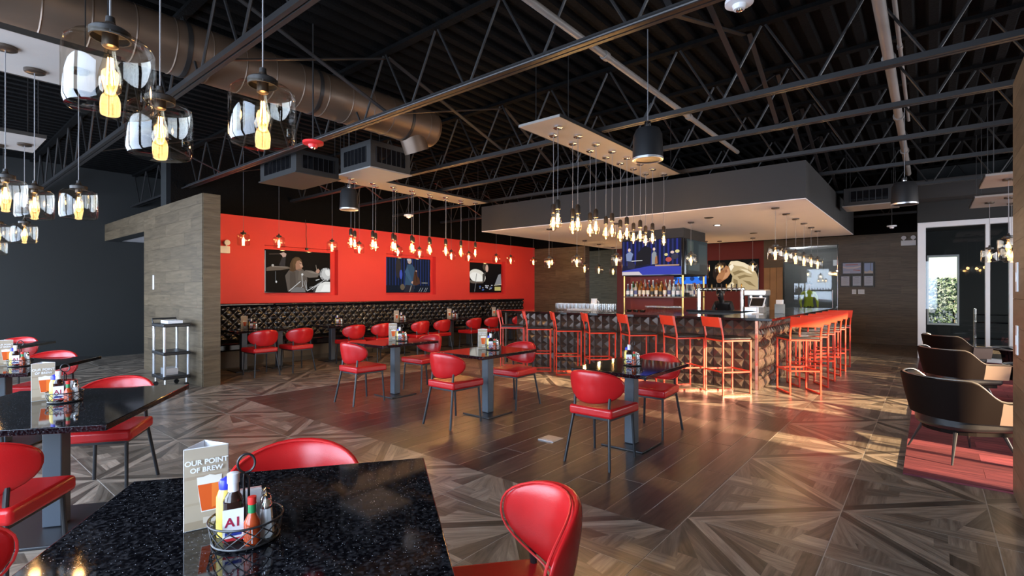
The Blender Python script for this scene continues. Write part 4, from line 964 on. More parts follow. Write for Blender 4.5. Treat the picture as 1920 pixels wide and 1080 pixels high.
def bassist(p):
    p.rect(0,0,1,1,(0.006,0.010,0.02))
    for k in range(16): p.rect(0.0625*k+0.005, 0.2, 0.0625*k+0.03, 1, (0.010,0.022,0.085) if k % 3 else (0.015,0.03,0.13))
    p.ell(0.26,0.7,0.06,0.3,(0.03,0.025,0.025)); p.ell(0.32,0.52,0.03,0.14,(0.05,0.08,0.42))
    p.poly([(0.40,0.10),(0.42,0.6),(0.46,0.82),(0.55,0.84),(0.62,0.74),(0.64,0.5),(0.62,0.1)], (0.035,0.075,0.13)); p.ell(0.51,0.92,0.045,0.075,(0.45,0.33,0.28)); p.ell(0.50,0.965,0.05,0.04,(0.45,0.45,0.46))
    p.poly([(0.40,0.6),(0.46,0.76),(0.50,0.6),(0.58,0.32),(0.54,0.27)], (0.045,0.095,0.17)); p.ell(0.58,0.29,0.03,0.04,(0.5,0.32,0.25)); p.ell(0.66,0.62,0.02,0.04,(0.5,0.32,0.25))
    p.poly([(0.58,0.22),(0.66,0.20),(0.76,0.26),(0.73,0.42),(0.69,0.48),(0.68,0.62),(0.62,0.62),(0.60,0.45)], (0.075,0.03,0.018)); p.line(0.68,0.3,0.62,0.82,0.02,(0.02,0.012,0.01))
    p.poly([(0.38,0.0),(0.42,0.22),(0.62,0.2),(0.60,0.0)], (0.02,0.02,0.03)); p.line(0.51,0.0,0.55,0.2,0.03,(0.22,0.2,0.18)); p.ell(0.35,0.15,0.05,0.09,(0.12,0.09,0.06))
    for u in (0.72,0.77,0.84,0.88): p.line(u,0.0,u+0.05,0.13,0.012,(0.35,0.35,0.38))
    p.ell(0.86,0.28,0.08,0.012,(0.30,0.30,0.28))
def drummer2(p):
    p.rect(0,0,1,1,(0.003,0.003,0.004)); p.ell(0.25,0.55,0.25,0.23,(0.70,0.66,0.58),rot=-0.2); p.ell(0.22,0.50,0.20,0.17,(0.82,0.80,0.74),rot=-0.2); p.poly([(0.0,0.34),(0.1,0.30),(0.42,0.31),(0.44,0.37),(0.2,0.36),(0,0.42)], (0.12,0.09,0.07))
    p.ell(0.49,0.88,0.085,0.14,(0.07,0.05,0.035)); p.ell(0.535,0.83,0.045,0.13,(0.55,0.34,0.26)); p.poly([(0.40,0.62),(0.5,0.72),(0.46,0.40),(0.40,0.3)], (0.05,0.045,0.04)); p.line(0.22,0.64,0.15,0.0,0.018,(0.05,0.04,0.04)); p.line(0.24,0.66,0.16,0.02,0.006,(0.5,0.5,0.5))
    p.poly([(0.78,0.26),(0.90,0.62),(0.98,0.66),(1.0,0.28)], (0.22,0.22,0.23)); p.rect(0.78,0.05,0.98,0.19,(0.45,0.40,0.14)); p.line(0.76,0.24,1.0,0.27,0.02,(0.6,0.55,0.4))
    rs = random.Random(3)
    for k in range(16): p.ell(0.30+rs.random()*0.45, 0.04+rs.random()*0.2, 0.012+rs.random()*0.02, 0.02, rs.choice([(0.5,0.5,0.55),(0.05,0.10,0.3),(0.3,0.3,0.33)]))
for (y0, y1, z0, z1), fn, lab in zip(NICHE, (drummer, bassist, drummer2), ('screen of a long-haired drummer at silver drums, in the red wall', 'screen of a double bass player on a blue stage, in the red wall', 'screen of a drummer leaning over a white drum, in the red wall')):
    w_, h_ = 1.50, 0.90
    tv(lab, (X_RED-0.055, y0+0.03+w_/2, z0+0.07+h_/2), R(90), w_, h_, fn, 0.62)
# ================================================================ PENDANT LAMPS
LIGHTN = [0]
def bulb_parts(t, z, s=1.0, power=0, glass=True):
    """Edison bulb hanging with its socket's lower end at height z (local)."""
    MB().lathe([(0, 0.075*s), (0.012*s, 0.075*s), (0.02*s, 0.06*s), (0.021*s, 0.0), (0.016*s, -0.004*s), (0, -0.004*s)], 14, (0, 0, z)).build('socket', M_socket, t, smooth=True, angle=40)
    b = MB().lathe([(0.013*s, 0.0), (0.016*s, -0.03*s), (0.028*s, -0.08*s), (0.032*s, -0.105*s), (0.026*s, -0.135*s), (0.012*s, -0.15*s), (0, -0.153*s)], 16, (0, 0, z)).build('bulb', M_bulbglass, t, smooth=True)
    f = MB()
    for k in range(5):
        a = 2*PI*k/5; r0, r1 = 0.006*s, 0.011*s
        f.cyl((r0*math.cos(a), r0*math.sin(a), z-0.035*s), (r1*math.cos(a), r1*math.sin(a), z-0.115*s), 0.0017*s, n=5)
    f.build('filament', M_fil, b)
    if power:
        l = bpy.data.lights.new('bulb_light', 'POINT'); l.energy = power; l.color = (1.0, 0.58, 0.24); l.shadow_soft_size = 0.03
        o = bpy.data.objects.new('bulb_light', l); C.objects.link(o); o.parent = t; o.location = (0, 0, z-0.08*s)
def make_jar(zj, ztop, label, loc, group, power=3.0, s=1.0):
    """Jar pendant: glass jar with its bottom at zj, hung from a canopy at ztop."""
    t = thing('jar_pendant', label, 'pendant lamp', (loc[0], loc[1], 0), 0, group)
    MB().lathe([(0, 0), (0.06, 0), (0.06, -0.018), (0.05, -0.024), (0, -0.024)], 20, (0, 0, ztop)).build('canopy', M_socket, t, smooth=True, angle=40)
    MB().cyl((0, 0, zj+0.27), (0, 0, ztop-0.02), 0.003, n=6).build('cord', M_cord, t, smooth=True)
    MB().lathe([(0.046, 0.212), (0.05, 0.212), (0.05, 0.234), (0.042, 0.24), (0.014, 0.242), (0.011, 0.275), (0, 0.275)], 20, (0, 0, zj)).build('lid', M_steel, t, smooth=True, angle=40)
    MB().lathe([(0, 0.0), (0.085, 0.0), (0.102, 0.006), (0.110, 0.022), (0.110, 0.165), (0.105, 0.190), (0.088, 0.206), (0.048, 0.214)], 32, (0, 0, zj)).build('glass_jar', M_jar, t, smooth=True)
    bulb_parts(t, zj+0.19, 0.95, power); return t
def dup_lamp(src, loc, label=None, group=None, dz=0):
    o = dup(src, (loc[0], loc[1], dz), 0, label, group); return o
def canopy_board(label, x0, x1, y0, y1, z, rods=True):
    t = thing('canopy_board', label, 'lamp canopy', ((x0+x1)/2, (y0+y1)/2, z)); hx, hy = (x1-x0)/2, (y1-y0)/2
    MB().box(-hx, hx, -hy, hy, 0, 0.03).build('board', M_canopy, t, bevel=0.003)
    for s_ in (-1, 1): MB().cbox(s_*(hx+0.004), 0, 0.016, 0.008, 2*hy, 0.037).build('edge_strip', M_steel, t)
    if rods:
        for sx in (-1, 1):
            for sy in (-1, 1): MB().cyl((sx*hx*0.8, sy*hy*0.85, 0.03), (sx*hx*0.8, sy*hy*0.85, DECK-z), 0.005, n=6).build('hanger_rod', M_steel, t)
    return t
# jars over the window tables
jar0 = None
CLU = [((-1.83, 0.39), (-2.30, 0.645), (-1.83, 0.825)), ((-4.70, 0.82), (-4.95, 0.62), (-4.62, 0.44)), ((-7.50, 0.86), (-7.76, 0.68), (-7.35, 0.5)), ((-10.3, 0.9), (-10.1, 0.7), (-10.4, 0.5))]
hz = (1.97, 1.97, 1.97)
tnames = ['the granite table '+n for n in names]
shape_words = ('the lowest and largest-looking of three', 'the middle of three', 'the single one set apart of three')
for k, cl in enumerate(CLU):
    x, y = -1.98-2.76*k, 0.62
    canopy_board('pale lamp board above %s' % tnames[k], x-0.42, x+0.42, y-0.36, y+0.36, 3.04)
    for q, (jx, jy) in enumerate(cl):
        make_jar(hz[q], 3.04, 'clear glass jar pendant lamp over %s' % tnames[k], (jx, jy), 'jar lamps over %s' % tnames[k], 1.3)
# jars above the tufted bench
JB = make_jar(2.30, DECK, 'clear jar pendant before the red wall, first from the wood-clad partition', (-9.72, BT[0]), 'jar lamps along the red wall', 6.0)
for k, (jx, jy) in enumerate([(-9.72, y) for y in BT[1:]]+[(-9.75, 12.9), (-9.3, 13.3)]): dup_lamp(JB, (jx, jy), 'clear jar pendant before the red wall, %s from the wood-clad partition' % ORD[k+1])
# jars under the bar soffit
JS = make_jar(1.965, SZ, 'clear jar pendant over the bar end, first from the copper corner trim', (-1.9, 8.95), 'jar lamps over the bar end', 4.5)
for k in range(1, 6): dup_lamp(JS, (-1.9, 8.95+0.80*k), 'clear jar pendant over the bar end, %s from the copper corner trim' % ORD[k])
for x, y in ((-6.3, 8.9), (-5.6, 8.9), (-4.75, 9.0)): dup_lamp(JS, (x, y), 'clear jar pendant over the long front of the bar', 'jar lamps over the bar front')
dup_lamp(JS, (-3.55, 9.75), 'clear jar pendant in front of the dark side screen', 'jar lamp before the side screen')
for x, y in ((-7.0, 11.5), (-7.2, 12.6), (-6.6, 13.4), (-7.4, 13.8)): dup_lamp(JS, (x, y), 'clear jar pendant at the far left of the bar soffit', 'jar lamps at the back of the soffit')
for x, y in ((-4.6, 13.7), (-4.3, 13.9), (-4.9, 13.9), (-3.4, 13.6)): dup_lamp(JS, (x, y), 'clear jar pendant near the picture of the bowed man', 'jar lamps before the bowed man picture')
# lounge jars
for k, (x, y) in enumerate(((0.76, 11.25), (0.95, 10.85), (0.79, 9.07), (1.1, 9.35), (1.05, 11.6))):
    t_ = make_jar(1.93, 2.9, 'clear jar pendant over the lounge tables', (x, y), 'jar lamps over the lounge', 2.0)
canopy_board('lamp board over the middle of the lounge', 0.55, 1.35, 8.7, 9.7, 2.9)
canopy_board('lamp board over the lounge near the glazing', 0.55, 1.35, 10.6, 11.9, 2.9)
# bare bulbs under the two long boards
def make_bare(label, group, loc, power):
    t = thing('bulb_pendant', label, 'pendant lamp', (loc[0], loc[1], 0), 0, group)
    MB().lathe([(0, 0), (0.055, 0), (0.055, -0.02), (0.045, -0.028), (0, -0.028)], 18, (0, 0, 3.35)).build('canopy', M_chrome, t, smooth=True, angle=40)
    zs = 2.40
    MB().tube([(0, 0, 3.33), (0.004, 0, 3.0), (-0.003, 0.003, 2.7), (0, 0, zs+0.07)], 0.0032, 6).build('cord', M_cord, t, smooth=True)
    bulb_parts(t, zs, 1.45, power); return t
for (xa, xb), nm in (((-3.29, -3.50), 'between the plank-floor tables and the bar'), ((-7.47, -7.68), 'in front of the tufted bench')):
    canopy_board('long pale lamp board %s' % nm, min(xa, xb)-0.16, max(xa, xb)+0.2, 4.56, 8.02, 3.35)
    B0 = make_bare('bare filament bulb under the lamp board %s' % nm, 'bare bulbs %s' % nm, (xa, 4.82), 5.0)
    for k in range(8):
        if k: dup_lamp(B0, (xa, 4.82+0.43*k))
        if k < 7: dup_lamp(B0, (xb, 5.03+0.43*k))
# ================================================================ CEILING EQUIPMENT
t = thing('spiral_duct', 'large bronze-grey round spiral duct under the deck', 'duct', (-5.45, 0, 3.74))
MB().cyl((0, -1.9, 0), (0, 4.75, 0), 0.25, n=32).build('duct_body', M_duct, t, smooth=True)
MB().cyl((0, 4.75, 0), (0, 4.80, 0), 0.25, 0.235, n=32).build('end_cap', M_duct, t, smooth=True)
MB().cyl((0, 4.45, -0.14), (0, 4.55, -0.36), 0.17, n=24).build('outlet', M_duct, t, smooth=True)
for k in range(22): MB().lathe([(0.25, -0.008), (0.256, 0), (0.25, 0.008)], 32).xf(Matrix.Translation((0, -1.7+0.3*k, 0)) @ Matrix.Rotation(R(90), 4, 'X')).build('seam_rib', M_duct, t, smooth=True)
for k in range(5): MB().lathe([(0.252, -0.02), (0.258, -0.02), (0.258, 0.02), (0.252, 0.02)], 32).xf(Matrix.Translation((0, -0.9+1.3*k, 0)) @ Matrix.Rotation(R(90), 4, 'X')).build('strap', M_steel, t, smooth=True)
def cassette(label, x0, x1, y0, y1, z0, z1, bm_=None):
    t = thing('air_conditioner', label, 'air conditioner', ((x0+x1)/2, (y0+y1)/2, z0)); hx, hy, h = (x1-x0)/2, (y1-y0)/2, z1-z0
    MB().box(-hx, hx, -hy, hy, 0.02, h).build('casing', M_soffit, t, bevel=0.006); MB().box(-hx-0.02, hx+0.02, -hy-0.02, hy+0.02, 0, 0.02).build('bottom_panel', bm_ or M_canopy, t, bevel=0.004)
    for nm, pr in (('front', 1), ('side', 0)):
        g = MB(); q = 0.72
        fr_ = MB()
        if pr: g.box(-hx*q, hx*q, -hy-0.004, -hy+0.01, h*0.25, h*0.8); [fr_.box(-hx*q+2*hx*q*k/6-0.004, -hx*q+2*hx*q*k/6+0.004, -hy-0.012, -hy-0.004, h*0.25, h*0.8) for k in range(7)]
        else: g.box(hx-0.01, hx+0.004, -hy*q, hy*q, h*0.25, h*0.8); [fr_.box(hx+0.004, hx+0.012, -hy*q+2*hy*q*k/6-0.004, -hy*q+2*hy*q*k/6+0.004, h*0.25, h*0.8) for k in range(7)]
        o = g.build('grille_opening', M_blackgloss, t); fr_.build('grille_bars', M_steel, o)
    for sx in (-1, 1):
        for sy in (-1, 1): MB().cyl((sx*hx*0.9, sy*hy*0.9, h), (sx*hx*0.9, sy*hy*0.9, DECK-z0), 0.006, n=6).build('hanger_rod', M_steel, t)
    return t
cassette('grey ceiling cassette unit with barred grilles beside the spiral duct', -6.75, -6.0, 4.18, 4.88, 3.18, 3.58)
cassette('dark ceiling unit hung behind the spiral duct', -8.3, -7.15, 3.7, 4.4, 3.2, 3.55, M_soffit)
cassette('grey ceiling cassette unit beside the bar soffit', -1.25, -0.45, 11.4, 12.1, 3.05, 3.40)
tag(MB().box(-0.9, 6.0, 13.4, 13.9, 3.35, 3.75).build('rectangular_duct', [M_soffit], bevel=0.01), 'dark rectangular duct crossing above the lounge glazing', 'duct')
def speaker(label, x, y, z0, r=0.15):
    t = thing('pendant_speaker', label, 'speaker', (x, y, z0))
    MB().lathe([(r*0.86, 0.0), (r, 0.012), (r*0.93, 0.26), (r*0.75, 0.32), (0.03, 0.34), (0, 0.34)], 28).build('housing', M_blackpl, t, smooth=True, angle=50)
    MB().lathe([(r*0.80, 0.004), (r*1.0, 0.0), (r*1.01, 0.02), (r*0.98, 0.025)], 28).build('rim', M_alu, t, smooth=True); MB().lathe([(0, 0.012), (r*0.85, 0.006)], 28).build('grille', M_steel, t)
    MB().lathe([(0.03, 0.335), (0.035, 0.37), (0.03, 0.40), (0.012, 0.40)], 14).build('hook_ring', M_chrome, t, smooth=True)
    MB().cyl((0, 0, 0.39), (0, 0, DECK-z0), 0.005, n=6).build('cable', M_cord, t); return t
speaker('black pendant speaker near the long lamp board by the bar', -2.23, 4.9, 2.80, 0.155)
speaker('black pendant speaker in front of the red wall', -6.95, 4.45, 2.72, 0.14)
speaker('black pendant speaker beside the bar soffit and walkway', -0.27, 9.2, 2.70, 0.16)
def ceiling_disc(px_, py_, z, name, label, cat, m, r=0.06):
    tt_ = (z-EYE)*FPX/(HOR-py_); p = ray(px_)*tt_
    t = thing(name, label, cat, (p.x, p.y, z)); MB().lathe([(0, -0.05), (r*0.4, -0.048), (r*0.5, -0.02), (r, -0.012), (r, 0.012), (0, 0.012)], 20).build('body', m, t, smooth=True, angle=40)
    MB().lathe([(0, -0.062), (r*0.22, -0.058), (r*0.26, -0.045)], 12).build('lens', M_chrome, t, smooth=True); MB().cyl((0, 0, 0.012), (0, 0, DECK-z), 0.008, n=6).build('stem', M_steel, t)
ceiling_disc(587, 268, 2.95, 'fire_strobe', 'round red fire alarm strobe below a roof joist', 'alarm', mat('alarm_red', (0.75, 0.03, 0.03), 0.35), 0.10)
ceiling_disc(766, 404, 2.95, 'motion_sensor', 'white ceiling sensor hanging before the red wall', 'sensor', M_whitepl, 0.09)
ceiling_disc(1386, 4, 3.3, 'smoke_detector', 'large white smoke detector on a stem below the near joist', 'smoke detector', M_whitepl, 0.085)
ceiling_disc(1672, 424, 2.9, 'motion_sensor', 'white ceiling sensor near the framed notices', 'sensor', M_whitepl, 0.09)
def emergency(label, loc, rz):
    t = thing('emergency_light', label, 'emergency light', loc, rz); MB().box(-0.16, 0.16, -0.07, 0, -0.09, 0.05).build('case', M_whitepl, t, bevel=0.008)
    for s in (-1, 1): MB().cyl((s*0.1, -0.03, 0.05), (s*0.1, -0.03, 0.08), 0.015, n=8).cyl((s*0.1, 0.0, 0.12), (s*0.1, -0.09, 0.12), 0.045, 0.055, 14).build('lamp_head', M_whitepl, t, smooth=True, angle=40)
emergency('white two-headed emergency light on the red wall by the wood partition', (X_RED+0.0, 4.02, 2.30), R(90))
emergency('white two-headed emergency light high on the plank wall by the glazing', (-0.42, YB-0.015, 2.78), 0)
# ================================================================ WALL ITEMS
def frame_pic(label, x0, x1, z0, z1, draw, y=YB-0.012):
    t = thing('framed_notice', label, 'framed notice', ((x0+x1)/2, y, (z0+z1)/2)); w_, h_ = x1-x0, z1-z0
    MB().box(-w_/2, w_/2, -0.025, 0, -h_/2, h_/2).build('frame', M_blackpl, t, bevel=0.004); p = Pic(w_-0.07, h_-0.07, 0); draw(p); p.build('notice', t, (0, -0.027, 0))
def notice(p):
    p.rect(0,0,1,1,(0.55,0.60,0.70)); p.rect(0.25,0.86,0.75,0.92,(0.25,0.28,0.4))
    for k in range(9): p.rect(0.12,0.76-0.07*k,0.88-0.1*(k % 3),0.78-0.07*k,(0.35,0.38,0.46))
def bigprint(p):
    p.rect(0,0,1,1,(0.45,0.50,0.68)); p.poly([(0,0.55),(0.3,0.45),(0.7,0.47),(1,0.6),(1,0.72),(0.6,0.6),(0.2,0.6),(0,0.72)],(0.78,0.70,0.74)); p.rect(0.15,0.78,0.85,0.90,(0.5,0.25,0.3)); p.poly([(0.55,0.3),(0.98,0.22),(0.95,0.32),(0.6,0.36)],(0.5,0.15,0.16)); p.rect(0.05,0.05,0.4,0.2,(0.6,0.62,0.72))
def skyprint(p): p.rect(0,0,1,1,(0.35,0.48,0.75)); p.poly([(0,0),(1,0),(1,0.2),(0.6,0.3),(0.3,0.15),(0,0.25)],(0.6,0.55,0.5)); p.rect(0.7,0.3,0.78,1,(0.15,0.16,0.2))
def fx(px_): return on_y(px_, YB)[0]
def fz(py_, px_): return hgt(py_, on_y(px_, YB)[1])
frame_pic('wide black frame with a red and blue print on the plank wall', fx(1578), fx(1617), fz(515, 1600), fz(491, 1600), bigprint)
frame_pic('black frame with a sky-blue print on the plank wall', fx(1618), fx(1640), fz(515, 1630), fz(491, 1630), skyprint)
for k, (a, b_, w_) in enumerate(((1575, 1595.5, 'below the left end of the wide print'), (1596.5, 1617, 'below the right end of the wide print'), (1618, 1640, 'below the sky-blue print'))): frame_pic('black framed pale notice on the plank wall, %s' % w_, fx(a), fx(b_), fz(538, 1600), fz(516, 1600), notice)
def plate(name, label, loc, rz, w_, h_, n=1):
    t = thing(name, label, 'switch', loc, rz); MB().box(-w_/2, w_/2, -0.008, 0, -h_/2, h_/2).build('wall_plate', M_whitepl, t, bevel=0.002)
    for k in range(n): x = (k-(n-1)/2)*0.046; MB().box(x-0.015, x+0.015, -0.012, -0.006, -0.032, 0.032).build('rocker', M_frame, t, bevel=0.001)
plate('light_switch', 'single white switch plate below the framed notices', (fx(1601.5), YB-0.012, fz(547, 1601)), 0, 0.10, 0.13)
plate('light_switch', 'double white switch plate below the framed notices', (fx(1615), YB-0.012, fz(547, 1615)), 0, 0.15, 0.13, 2)
plate('light_switch', 'white switch on the wood partition beside the doorway', (-10.8, 2.928, 1.62), 0, 0.075, 0.26)
plate('light_switch', 'white switch plate on the near wood-clad wall, the upper one', (0.468, 4.85, 1.55), R(-90), 0.08, 0.20)
plate('light_switch', 'white switch plate on the near wood-clad wall, the lower one', (0.468, 4.85, 1.12), R(-90), 0.08, 0.20)
# exit sign and downlights of the service corridor
t = thing('exit_sign', 'pale emergency box on the service corridor wall behind glass', 'sign', (-2.35, 20.58, 2.45)); MB().box(-0.2, 0.2, -0.06, 0, -0.1, 0.1).build('case', M_whitepl, t, bevel=0.006)
for k in range(3):
    dl = tag(MB().lathe([(0, -0.004), (0.06, -0.004), (0.085, 0)], 20).build('downlight', [M_lit], None, smooth=True), 'lit downlight in the service corridor ceiling', 'downlight', 'service corridor downlights'); dl.location = (-2.45-0.5*k, 18.2+0.7*k, 2.945)
    l = bpy.data.lights.new('downlight_lamp', 'POINT'); l.energy = 8; l.shadow_soft_size = 0.06; o = bpy.data.objects.new('downlight_lamp', l); C.objects.link(o); o.parent = dl; o.location = (0, 0, -0.15)
# hanging cable by the red wall
tag(MB().tube([(0, 0, 0), (0.02, 0.01, -0.15), (-0.03, 0.03, -0.35), (0.02, 0.02, -0.55), (0, 0.03, -0.62)], 0.006, 6).cbox(0, 0.03, -0.65, 0.05, 0.05, 0.05).build('loose_cable', [M_blackpl], smooth=True, angle=40), 'loose black cable with a plug hanging before the red wall', 'cable').location = (X_RED+0.06, 5.75, 3.05)
# ================================================================ TABLE SETTINGS
def beer_pic(p):
    p.rect(0,0,1,1,(0.46,0.38,0.28)); p.rect(0,0.62,1,0.66,(0.40,0.31,0.22)); p.rect(0,0.3,1,0.33,(0.42,0.34,0.24)); p.rect(0,0,1,0.10,(0.36,0.28,0.19))
    p.poly([(0.28,0.64),(0.86,0.64),(0.80,0.40),(0.74,0.20),(0.38,0.20),(0.32,0.42)], (0.80,0.78,0.72)); p.poly([(0.30,0.545),(0.845,0.545),(0.79,0.38),(0.73,0.215),(0.39,0.215),(0.34,0.40)], (0.70,0.10,0.012)); p.poly([(0.62,0.545),(0.82,0.545),(0.72,0.25),(0.62,0.24)], (0.85,0.20,0.03)); p.poly([(0.29,0.545),(0.85,0.545),(0.855,0.62),(0.57,0.66),(0.285,0.62)], (0.84,0.80,0.70))
    p.rect(0.42,0.06,0.80,0.135,(0.62,0.55,0.45))
def tent_card(loc, rz, label, text=True):
    t = thing('tent_card', label, 'menu card', loc, rz); w_, h_ = 0.115, 0.24
    # triangular prism: two printed faces and a back
    P = [(-w_/2, 0.0), (w_/2, 0.0), (0.0, 0.085)]
    b = MB()
    for (x0, y0), (x1, y1) in ((P[0], P[1]), (P[1], P[2]), (P[2], P[0])):
        d = Vector((x1-x0, y1-y0)).normalized(); nx, ny = -d.y*0.0015, d.x*0.0015
        b.add([(x0, y0, 0), (x1, y1, 0), (x1, y1, h_), (x0, y0, h_), (x0+nx, y0+ny, 0), (x1+nx, y1+ny, 0), (x1+nx, y1+ny, h_), (x0+nx, y0+ny, h_)], [(0,1,2,3),(5,4,7,6),(3,2,6,7),(1,0,4,5),(0,3,7,4),(2,1,5,6)])
    b.build('card', M_paper, t)
    p = Pic(w_-0.004, h_-0.004); beer_pic(p); f = p.build('printed_face', t, (0, -0.0008, h_/2))
    if text:
        wm = flat((0.85, 0.86, 0.88))
        for body, sz, z in (('OUR POINT', 0.0205, 0.078), ('OF BREW', 0.0195, 0.056)): lettering(body, sz, wm, f, (0, -0.0085, z), (R(90), 0, 0))
        for body, sz, z in (('DRINK', 0.010, -0.091), ('FRESH', 0.010, -0.101)):
            pass
    # second face
    p = Pic(0.098, h_-0.004); beer_pic(p); a = math.atan2(0.085, -w_/2); o = p.build('printed_face', t, (w_/4+0.0008, 0.0425-0.0003, h_/2)); o.rotation_euler = (0, 0, math.atan2(0.085, -w_/2))
    return t
def make_caddy(label):
    t = thing('condiment_caddy', label, 'caddy'); r = 0.085
    ring = lambda rr, z, n=36: [(rr*math.cos(2*PI*i/n), rr*math.sin(2*PI*i/n), z) for i in range(n)]
    MB().lathe([(0, 0.004), (r*0.93, 0.004), (r*0.93, 0.007), (0, 0.007)], 28).build('base_disc', M_blacktube, t)
    MB().tube(ring(r, 0.006), 0.0035, 6, True).build('base_ring', M_blacktube, t, smooth=True); MB().tube(ring(r*1.12, 0.062), 0.003, 6, True).build('top_ring', M_blacktube, t, smooth=True)
    b = MB(); n = 14
    for s in (-1, 1):
        for k in range(n): a0 = 2*PI*k/n; b.tube([((r+(r*0.12)*f)*math.cos(a0+s*f*0.8), (r+(r*0.12)*f)*math.sin(a0+s*f*0.8), 0.006+0.056*f) for f in (0, 0.25, 0.5, 0.75, 1)], 0.0018, 5)
    stuff(b.build('wire_lattice', M_blacktube, t, smooth=True))
    MB().tube([(-0.006, 0, 0.006), (-0.006, 0, 0.17), (-0.004, 0, 0.185)]+[(0.022*math.sin(a), 0, 0.212-0.026*math.cos(a)) for a in [0.25*k-0.0 for k in range(-1+1, 25)]]+[(0.006, 0, 0.17), (0.006, 0, 0.006)], 0.0034, 7).build('handle_loop', M_blacktube, t, smooth=True)
    return t
def steak_bottle():
    t = thing('steak_sauce', '', 'sauce bottle'); s = 0.025
    MB().prism([(s*math.copysign(abs(math.cos(a))**0.5, math.cos(a)), s*math.copysign(abs(math.sin(a))**0.5, math.sin(a))) for a in [2*PI*k/20 for k in range(20)]], 0, 0.115).build('body', mat('brown_sauce_glass', (0.025, 0.01, 0.008), 0.1), t, smooth=True, angle=40)
    MB().lathe([(0.024, 0.113), (0.021, 0.125), (0.012, 0.14), (0.0115, 0.165)], 16).build('neck', MATS['brown_sauce_glass'], t, smooth=True)
    MB().lathe([(0.0125, 0.162), (0.0155, 0.163), (0.0155, 0.188), (0.013, 0.19), (0, 0.19)], 18).build('cap', M_whitepl, t, smooth=True, angle=40); MB().lathe([(0.0135, 0.140), (0.0128, 0.162)], 16).build('neck_band', M_paper, t, smooth=True)
    lb = MB().box(-0.0255, 0.0255, -0.0262, -0.0255, 0.012, 0.098).box(0.0255, 0.0262, -0.022, 0.022, 0.012, 0.098).build('paper_label', M_paper, t)
    lettering('A1', 0.034, mat('label_crimson', (0.35, 0.01, 0.05), 0.5), lb, (0, -0.0268, 0.062), (R(90), 0, 0)); MB().box(-0.02, 0.02, -0.0272, -0.0262, 0.026, 0.036).build('blue_band', mat('label_blue', (0.02, 0.04, 0.3), 0.5), lb); MB().box(-0.0255, 0.0255, -0.0268, -0.0262, 0.012, 0.02).build('red_band', mat('label_red', (0.5, 0.02, 0.03), 0.5), lb)
    return t
def mustard_bottle():
    t = thing('mustard_bottle', '', 'sauce bottle'); MB().lathe([(0, 0), (0.024, 0.0), (0.025, 0.01), (0.024, 0.11), (0.017, 0.13), (0.014, 0.135), (0, 0.135)], 20).build('body', mat('mustard_yellow', (0.80, 0.60, 0.12), 0.3), t, smooth=True, angle=50)
    MB().lathe([(0.017, 0.132), (0.018, 0.15), (0.014, 0.158), (0.005, 0.162), (0, 0.166)], 18).build('cap', mat('cap_blue', (0.03, 0.04, 0.55), 0.35), t, smooth=True); return t
def hot_sauce():
    t = thing('hot_sauce', '', 'sauce bottle'); MB().lathe([(0, 0), (0.02, 0), (0.021, 0.006), (0.021, 0.06), (0.014, 0.075), (0.0095, 0.084), (0.009, 0.11)], 18).build('body', mat('hot_sauce_red', (0.42, 0.06, 0.015), 0.15), t, smooth=True, angle=50)
    MB().lathe([(0.0105, 0.085), (0.0102, 0.108)], 14).build('neck_foil', mat('foil_green', (0.02, 0.22, 0.07), 0.35), t, smooth=True); MB().lathe([(0.0105, 0.108), (0.0112, 0.11), (0.0108, 0.128), (0, 0.129)], 14).build('cap', mat('cap_red', (0.72, 0.04, 0.03), 0.35), t, smooth=True, angle=40)
    MB().add([(-0.0216, -0.004, 0.016), (0, -0.0218, 0.006), (0.0216, -0.004, 0.016), (0, -0.0218, 0.052)], [(0, 1, 3), (1, 2, 3)]).build('diamond_label', M_paper, t); return t
def shaker(name='salt_shaker'):
    t = thing(name, '', 'shaker'); MB().lathe([(0, 0), (0.021, 0), (0.021, 0.008), (0.0145, 0.082), (0, 0.082)], 8).build('glass_body', mat('shaker_fill_%s' % name, (0.68, 0.72, 0.74) if 'salt' in name else (0.30, 0.28, 0.25), 0.2), t)
    MB().lathe([(0.0155, 0.08), (0.016, 0.092), (0.011, 0.10), (0.009, 0.108), (0.011, 0.116), (0, 0.121)], 16).build('chrome_top', M_chrome, t, smooth=True); return t
def sweetener():
    t = thing('packet_holder', '', 'packet holder'); MB().box(-0.035, 0.035, -0.022, 0.022, 0, 0.003).box(-0.035, -0.0335, -0.022, 0.022, 0, 0.075).box(0.0335, 0.035, -0.022, 0.022, 0, 0.075).box(-0.035, 0.035, 0.0205, 0.022, 0, 0.075).box(-0.035, 0.035, -0.022, -0.0205, 0, 0.075).build('clear_box', M_clear, t)
    for k in range(6): MB().box(-0.028, 0.028, -0.016+0.006*k-0.0018, -0.016+0.006*k+0.0018, 0.004, 0.112-0.004*(k % 2)).build('packet', [M_paper, mat('packet_pink', (0.75, 0.45, 0.42), 0.6), M_paper][k % 3], t, bevel=0.001)
    return t
caddy0 = make_caddy('steel caddy'); items0 = {'steak': steak_bottle(), 'mustard': mustard_bottle(), 'hot': hot_sauce(), 'salt': shaker(), 'pepper': shaker('pepper_shaker'), 'pack': sweetener()}
LAY = {'steak': (-0.032, -0.022, 0.0), 'mustard': (-0.052, 0.032, 0), 'hot': (0.014, -0.058, 0.0), 'salt': (0.050, -0.028, 0), 'pepper': (0.050, 0.016, 0.3), 'pack': (0.012, 0.056, 0)}
